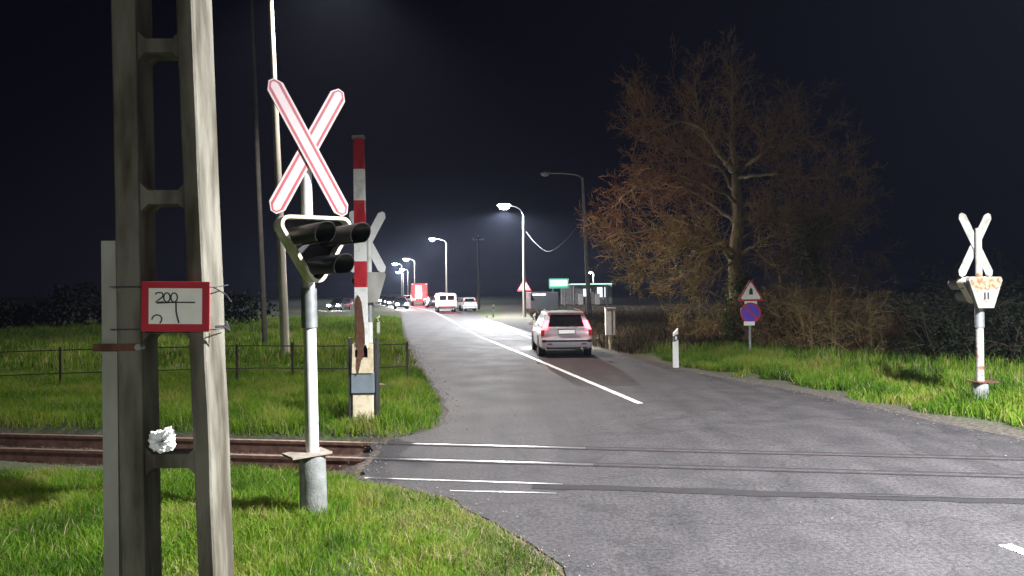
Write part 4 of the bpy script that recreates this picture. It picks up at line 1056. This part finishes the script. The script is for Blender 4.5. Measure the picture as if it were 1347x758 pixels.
for pts, r, tint in limbs:
    P = rel([tp_(*q) for q in pts]); P = sub2(P, 4)
    P = [p + (rv(0.035) if 0 < i < len(P)-1 else Vector()) for i, p in enumerate(P)]
    trunk.tube(P, [max(0.014, 1.35*r*(1-0.85*i/(len(P)-1))) for i in range(len(P))], 7, cap=False)
    Ltot = sum((P[i+1]-P[i]).length for i in range(len(P)-1)); n = int(8.2*Ltot)
    for k in range(n):
        u = 0.18 + 0.82*(k+random.random())/n; f = u*(len(P)-1); i = min(int(f), len(P)-2); a = P[i].lerp(P[i+1], f-i)
        ax = (P[i+1]-P[i]).normalized(); side = rv(); side = (side-ax*side.dot(ax)).normalized()
        low = max(0, min(1, (4.4-(a.z+base.z))/2.5))
        d = ax*random.uniform(0.5, 1.1) + side*random.uniform(0.7, 1.2) + Vector((0, 0, 0.25-0.45*low))
        grow(crown, a, d, random.uniform(0.7, 1.9)*(1.15-0.45*u), max(0.009, r*0.25*(1-0.5*u)), 0, spec, tint)
print('crown verts', len(crown.v))
trunk.build('trunk', M_bark, t, smooth=True)
crown.build('crown', M_twig, t, tint=True)
ivy = MB(); cs = []
for k in range(70):
    u = random.random(); zz_ = 0.1+2.3*u; a = random.uniform(0, 6.28); rr = 0.34*(1.2-0.5*u)
    cs.append((tr[1].x*0.5+0.02-0.12*(1-u)+rr*math.cos(a), rr*math.sin(a), zz_))
leaves(ivy, cs, 5200, (0.10, 0.10, 0.12), 0.075, hang=0.3)
ivy.build('ivy', M_ivy, t, tint=True)

# ivy-hung broken tree and scrub on the right of it
def scrub(name, label, cat, px, py, Y, w, h, nst, mat_s, nleaf=0, lsize=0.06, mat_l=None, group=None, spread=1.0, lev=None):
    b = atd(px, py, Y); b.z = gz(b.x, Y) - 0.05
    t = thing(name, label, cat, b, 0, group); st = MB(); lf = MB(); tips = []
    sp = dict(seg=[5, 4, 3], wig=[0.14, 0.2, 0.25], up=[0.03, -0.03, -0.06], kids=[8, 6, 0], fwd=[0.9, 0.8, 0.8], len=[(0.3, 0.55), (0.4, 0.7), (0, 0)], rmin=0.005)
    for k in range(nst):
        p = Vector((random.uniform(-w, w)*0.6, random.uniform(-w, w)*0.5, 0)); d = Vector((p.x/w*spread+random.gauss(0, 0.25), random.gauss(0, 0.3), 1.0))
        n0 = len(st.v); grow(st, p, d, h*random.uniform(0.55, 1.05), 0.022, 0, sp, random.random())
        tips += st.v[n0::17]
    st.build('stems', mat_s, t, tint=True)
    if nleaf:
        leaves(lf, tips, nleaf, (0.09, 0.09, 0.09), lsize); lf.build('foliage', mat_l, t, tint=True)
    return t
b = atd(1075, 470, 22.8); b.z = gz(b.x, 22.8)-0.1
t = thing('broken_tree', 'crooked broken tree hung with dead ivy, right of the big leafless tree', 'tree', b)
tk = MB(); cw = MB()
def q_(px, py, dy=0): return atd(px, py, 22.8+dy) - b
P = sub2([Vector((0, 0, 0)), q_(1062, 420), q_(1072, 370), q_(1062, 335), q_(1072, 312), q_(1098, 293, -.2), q_(1128, 274, -.4)], 4)
tk.tube(P, [max(0.02, 0.17*(1-0.8*i/(len(P)-1))) for i in range(len(P))], 9)
P2 = sub2([q_(1055, 470), q_(1095, 440, .3), q_(1118, 395, .4), q_(1132, 355, .5), q_(1140, 330, .6)], 4); tk.tube(P2, [max(0.012, 0.05*(1-0.8*i/(len(P2)-1))) for i in range(len(P2))], 7)
P3 = sub2([q_(1040, 470, .6), q_(1022, 420, .8), q_(1028, 370, .8), q_(1012, 335, .9)], 4); tk.tube(P3, [max(0.02, 0.07*(1-0.6*i/(len(P3)-1))) for i in range(len(P3))], 7)
tk.build('trunk', M_bark, t, smooth=True)
spec2 = dict(seg=[4, 3, 3], wig=[0.2, 0.25, 0.3], up=[-0.12, -0.18, -0.2], kids=[6, 4, 0], fwd=[0.7, 0.7, 0.7], len=[(0.4, 0.7), (0.4, 0.7), (0, 0)], rmin=0.0045)
for PP, n in ((P, 70), (P2, 25), (P3, 40)):
    for k in range(n):
        i = random.randrange(1, len(PP)); d = rv(); d.z = abs(d.z)*0.3; grow(cw, PP[i], d, random.uniform(0.5, 1.3), 0.012, 0, spec2, random.uniform(0.3, 0.9))
cw.build('crown', M_brush, t, tint=True)
iv = MB(); leaves(iv, [tuple(p) for PP in (P, P3) for p in PP[:-6]], 3400, (0.22, 0.2, 0.3), 0.075, 0.0, 0.8, hang=0.5); iv.build('ivy', M_ivy, t, tint=True)

scrub('bramble_bush', 'tangled brown bramble bush under the broken tree', 'bush', 1090, 482, 21.2, 1.3, 2.3, 60, M_brush, 900, 0.05, M_ivy, 'scrub under the trees')
scrub('bramble_bush', 'dry brown bush at the right end of the lit scrub', 'bush', 1140, 487, 20.6, 0.9, 1.5, 34, M_brush, 400, 0.05, M_ivy, 'scrub under the trees')
scrub('bramble_bush', 'dry low bush behind the post with the round blue sign', 'bush', 1025, 478, 22.2, 0.9, 1.9, 34, M_brush, 700, 0.055, M_ivy, 'scrub under the trees')
scrub('bramble_bush', 'low dry bush between the white delineator post and the ivy covered trunk', 'bush', 925, 462, 25.5, 1.3, 1.1, 34, M_brush, 300, 0.05, M_ivy, 'scrub under the trees')
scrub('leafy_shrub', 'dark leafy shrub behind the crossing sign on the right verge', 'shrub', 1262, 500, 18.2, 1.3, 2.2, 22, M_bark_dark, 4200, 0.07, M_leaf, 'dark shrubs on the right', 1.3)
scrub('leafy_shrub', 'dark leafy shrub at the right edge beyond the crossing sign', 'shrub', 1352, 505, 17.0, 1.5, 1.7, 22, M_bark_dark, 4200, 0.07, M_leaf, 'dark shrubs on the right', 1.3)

# hedge far behind the left fence and dark woods behind everything
def mass(name, x0, y0, x1, y1, h, n, size, depth, kind=None, label=None, cat=None):
    m = MB(); P0, P1 = Vector((x0, y0, 0)), Vector((x1, y1, 0))
    for k in range(n):
        u = random.random(); c = P0.lerp(P1, u); top = h*(0.65+0.5*noise.noise((u*14, h, 1))+0.3*noise.noise((u*60, h, 5)))
        p = c + Vector((random.gauss(0, depth), random.gauss(0, depth), top*random.random()**0.8)); a = rv().normalized(); b_ = rv(); b_ = (b_-a*b_.dot(a)).normalized(); s = size*random.uniform(0.5, 1.3)
        m.add([p-a*s, p+b_*s*0.6, p+a*s, p-b_*s*0.6], [(0, 1, 2, 3)], 0, random.random())
    o = m.build(name, M_leaf, tint=True)
    return tag(o, label, cat, None, kind)
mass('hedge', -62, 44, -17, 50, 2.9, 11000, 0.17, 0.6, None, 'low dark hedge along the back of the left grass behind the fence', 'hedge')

# ------------------------------------------------------------------ grass
def value_noise(x, y, s, seed):
    r = np.random.default_rng(seed).random((64, 64)); u = (x*s) % 63; v = (y*s) % 63
    i = u.astype(int); j = v.astype(int); fu = u-i; fv = v-j; fu = fu*fu*(3-2*fu); fv = fv*fv*(3-2*fv)
    return (r[j, i]*(1-fu)+r[j, i+1]*fu)*(1-fv)+(r[j+1, i]*(1-fu)+r[j+1, i+1]*fu)*fv
def blades(X, Y, hgt, wid, lean=0.35, dry=0.06):
    N = len(X); Z = gz_fast(X, Y)-0.01
    az = RNG.uniform(0, 2*np.pi, N); la = RNG.uniform(0, 2*np.pi, N); ll = np.abs(RNG.normal(0, lean, N))*hgt
    bx, by = np.cos(az)*wid/2, np.sin(az)*wid/2; dx, dy = np.cos(la)*ll, np.sin(la)*ll
    V = np.empty((N, 5, 3), np.float32)
    V[:, 0] = np.stack([X-bx, Y-by, Z], 1); V[:, 1] = np.stack([X+bx, Y+by, Z], 1)
    V[:, 2] = np.stack([X+bx*.75+dx*.35, Y+by*.75+dy*.35, Z+hgt*.6], 1); V[:, 3] = np.stack([X-bx*.75+dx*.35, Y-by*.75+dy*.35, Z+hgt*.6], 1)
    V[:, 4] = np.stack([X+dx, Y+dy, Z+hgt], 1)
    t = np.clip(0.48 + 0.9*(value_noise(X+50, Y+50, 1.3, 3)-0.5) + 0.5*(value_noise(X+20, Y+20, 4.1, 8)-0.5) + RNG.normal(0, 0.15, N), 0, 0.9)
    t = np.where(RNG.random(N) < dry, 1.0, t)
    return V, t
def field(x0, x1, y0, y1, dens, h, w, keep, dry=0.06, edge=0.12, lean=0.35):
    n = int((x1-x0)*(y1-y0)*dens); X = RNG.uniform(x0, x1, n); Y = RNG.uniform(y0, y1, n)
    k = keep(X, Y); X, Y = X[k], Y[k]
    k = ~in_road(X, Y); X, Y = X[k], Y[k]
    d = road_dist(X, Y); nz_ = value_noise(X+40, Y+40, 1.7, 11)
    k = (d > edge*(0.4+1.6*nz_)) & (track_mask(X, Y) < 0.35 + 0.3*nz_*0); X, Y, d, nz_ = X[k], Y[k], d[k], nz_[k]
    hh = h*(0.45+0.95*nz_)*RNG.uniform(0.55, 1.25, len(X))*np.clip(0.35+d*1.2, 0.35, 1)
    return blades(X, Y, hh, w*RNG.uniform(0.6, 1.4, len(X)), lean, dry)
def in_view(X, Y, m=1.15): return (np.abs(X) < m*0.70*Y + 0.8)
parts = {}
def grass_obj(name, label, chunks):
    V = np.concatenate([c[0] for c in chunks]); T = np.concatenate([c[1] for c in chunks]); N = len(V)
    me = bpy.data.meshes.new(name); me.vertices.add(N*5); me.vertices.foreach_set('co', V.reshape(-1))
    base_ = (np.arange(N)*5)[:, None]; loops = (base_ + np.array([0, 1, 2, 3, 3, 2, 4])).reshape(-1)
    me.loops.add(N*7); me.loops.foreach_set('vertex_index', loops.astype(np.int32))
    st = ((np.arange(N)*7)[:, None] + np.array([0, 4])).reshape(-1)
    me.polygons.add(N*2); me.polygons.foreach_set('loop_start', st.astype(np.int32))
    me.update(calc_edges=True); me.validate()
    a = me.attributes.new('tint', 'FLOAT', 'POINT'); a.data.foreach_set('value', np.repeat(T, 5).astype(np.float32))
    me.materials.append(M_grass); o = bpy.data.objects.new(name, me); COL.objects.link(o)
    tag(o, label, 'grass', None, 'stuff'); print(name, N)
ybot = lambda X: line_y(B0, B1, X)
ytop = lambda X: line_y(A0, A1, X)
grass_obj('grass', 'bright green grass in the left foreground before the track', [
    field(-7.5, 1.2, 2.2, 8.6, 4200, 0.115, 0.0065, lambda X, Y: in_view(X, Y, 1.1) & (Y < ybot(X)-0.35), 0.05, 0.05, 0.75),
    field(-2.5, 1.4, 2.2, 8.2, 3200, 0.10, 0.006, lambda X, Y: in_view(X, Y, 1.1) & (Y < ybot(X)-0.3) & (road_dist(X, Y) < 0.8*value_noise(X+9, Y+9, 2.3, 21)+0.15), 0.8, -0.05, 1.1),
    field(-7.5, 1.0, 2.2, 8.4, 22, 0.20, 0.006, lambda X, Y: in_view(X, Y, 1.1) & (Y < ybot(X)-0.4), 0.8, 0.1, 0.7),
    field(-7.5, 1.0, 2.2, 8.4, 260, 0.06, 0.035, lambda X, Y: in_view(X, Y, 1.1) & (Y < ybot(X)-0.3) & (value_noise(X+3, Y+3, 1.9, 31) > 0.55), 0.02, 0.05, 1.4)])
grass_obj('grass', 'green grass between the track and the left edge of the far road', [
    field(-14, -0.3, 9.6, 20, 1000, 0.21, 0.011, lambda X, Y: in_view(X, Y) & (Y > ytop(X)+0.55), 0.07, 0.08, 0.65),
    field(-30, -2, 20, 60, 90, 0.30, 0.03, lambda X, Y: in_view(X, Y), 0.08)])
grass_obj('grass', 'long green grass of the right verge under the trees', [
    field(3.0, 16, 8.5, 22, 900, 0.28, 0.014, lambda X, Y: in_view(X, Y) & (X > 2.5) & (road_dist(X, Y) < 2.6), 0.06, 0.55, 0.6),
    field(3.0, 20, 8.5, 27, 160, 0.26, 0.022, lambda X, Y: in_view(X, Y) & (X > 2.5), 0.12, 0.7)])
M_grass_keep = M_grass; M_grass = M_weeds
grass_obj('dry_weeds', 'dry brown weeds on the rough ground beyond the silver car', [
    field(1.5, 26, 24, 75, 120, 0.45, 0.035, lambda X, Y: in_view(X, Y) & (road_dist(X, Y) > 0.3), 0.3, 0.3, 0.6)])
M_grass = M_grass_keep

# loose stones along the crossing edges and on the road
m = MB()
def stone(mb, p, s):
    a = [rv().normalized()*s*random.uniform(0.7, 1.1) for _ in range(0)]
    vs = [Vector(q)*s for q in ((1, 0, 0), (-1, 0.1, 0), (0.1, 1, 0), (0, -1, 0.1), (0.1, 0, 0.8), (0, 0, -0.8))]
    vs = [Vector((q.x*random.uniform(.6, 1.2), q.y*random.uniform(.6, 1.2), q.z*random.uniform(.6, 1.1))) for q in vs]
    M = Matrix.Rotation(random.uniform(0, 6.28), 3, 'Z'); vs = [M @ q + p for q in vs]
    mb.add(vs, [(0, 2, 4), (2, 1, 4), (1, 3, 4), (3, 0, 4), (2, 0, 5), (1, 2, 5), (3, 1, 5), (0, 3, 5)])
for i in range(len(ROAD)):
    p = ROAD[i]
    if math.hypot(p.x, p.y) < 30 and p.y > 2:
        for k in range(9):
            q = Vector((p.x+random.gauss(0, 0.16), p.y+random.gauss(0, 0.16), 0)); s = random.uniform(0.005, 0.016); q.z = s*0.3 + (0 if in_road([q.x], [q.y])[0] else -0.02); stone(m, q, s)
for _ in range(150):
    x = random.uniform(-1, 9); y = random.uniform(4, 16)
    if in_road([x], [y])[0]: stone(m, Vector((x, y, 0.004)), random.choice([0.005, 0.006, 0.008, 0.014]))
o = m.build('gravel', mat('pale_gravel', (0.20, 0.185, 0.17), 0.9, col2=(0.07, 0.062, 0.055), scale=9, bump=0.5)); tag(o, 'loose grey gravel along the asphalt edges', 'gravel', None, 'stuff')
m = MB()
xe = at(487, 600).x
for _ in range(2600):
    x = random.uniform(-9, xe); y = 0.5*(line_y(A0, A1, x)+line_y(B0, B1, x)) + random.uniform(-1.2, 1.2); stone(m, Vector((x, y, -0.18)), random.uniform(0.015, 0.035))
o = m.build('gravel', M_ballast); tag(o, 'loose brown ballast stones between the rails', 'gravel', None, 'stuff')

# ------------------------------------------------------------------ night air
if HAZE > 0:
    m = MB(); m.box((0, 440, 7.0), (1300, 1060, 17.0))
    hm_ = bpy.data.materials.new('night_haze'); hm_.use_nodes = True; nt = hm_.node_tree; nt.nodes.clear()
    pv = nt.nodes.new('ShaderNodeVolumePrincipled'); pv.inputs['Density'].default_value = HAZE; pv.inputs['Color'].default_value = (0.60, 0.70, 1.0, 1)
    pv.inputs['Anisotropy'].default_value = 0.35
    mo = nt.nodes.new('ShaderNodeOutputMaterial'); nt.links.new(pv.outputs[0], mo.inputs['Volume'])
    o = m.build('haze', hm_); tag(o, kind='stuff')
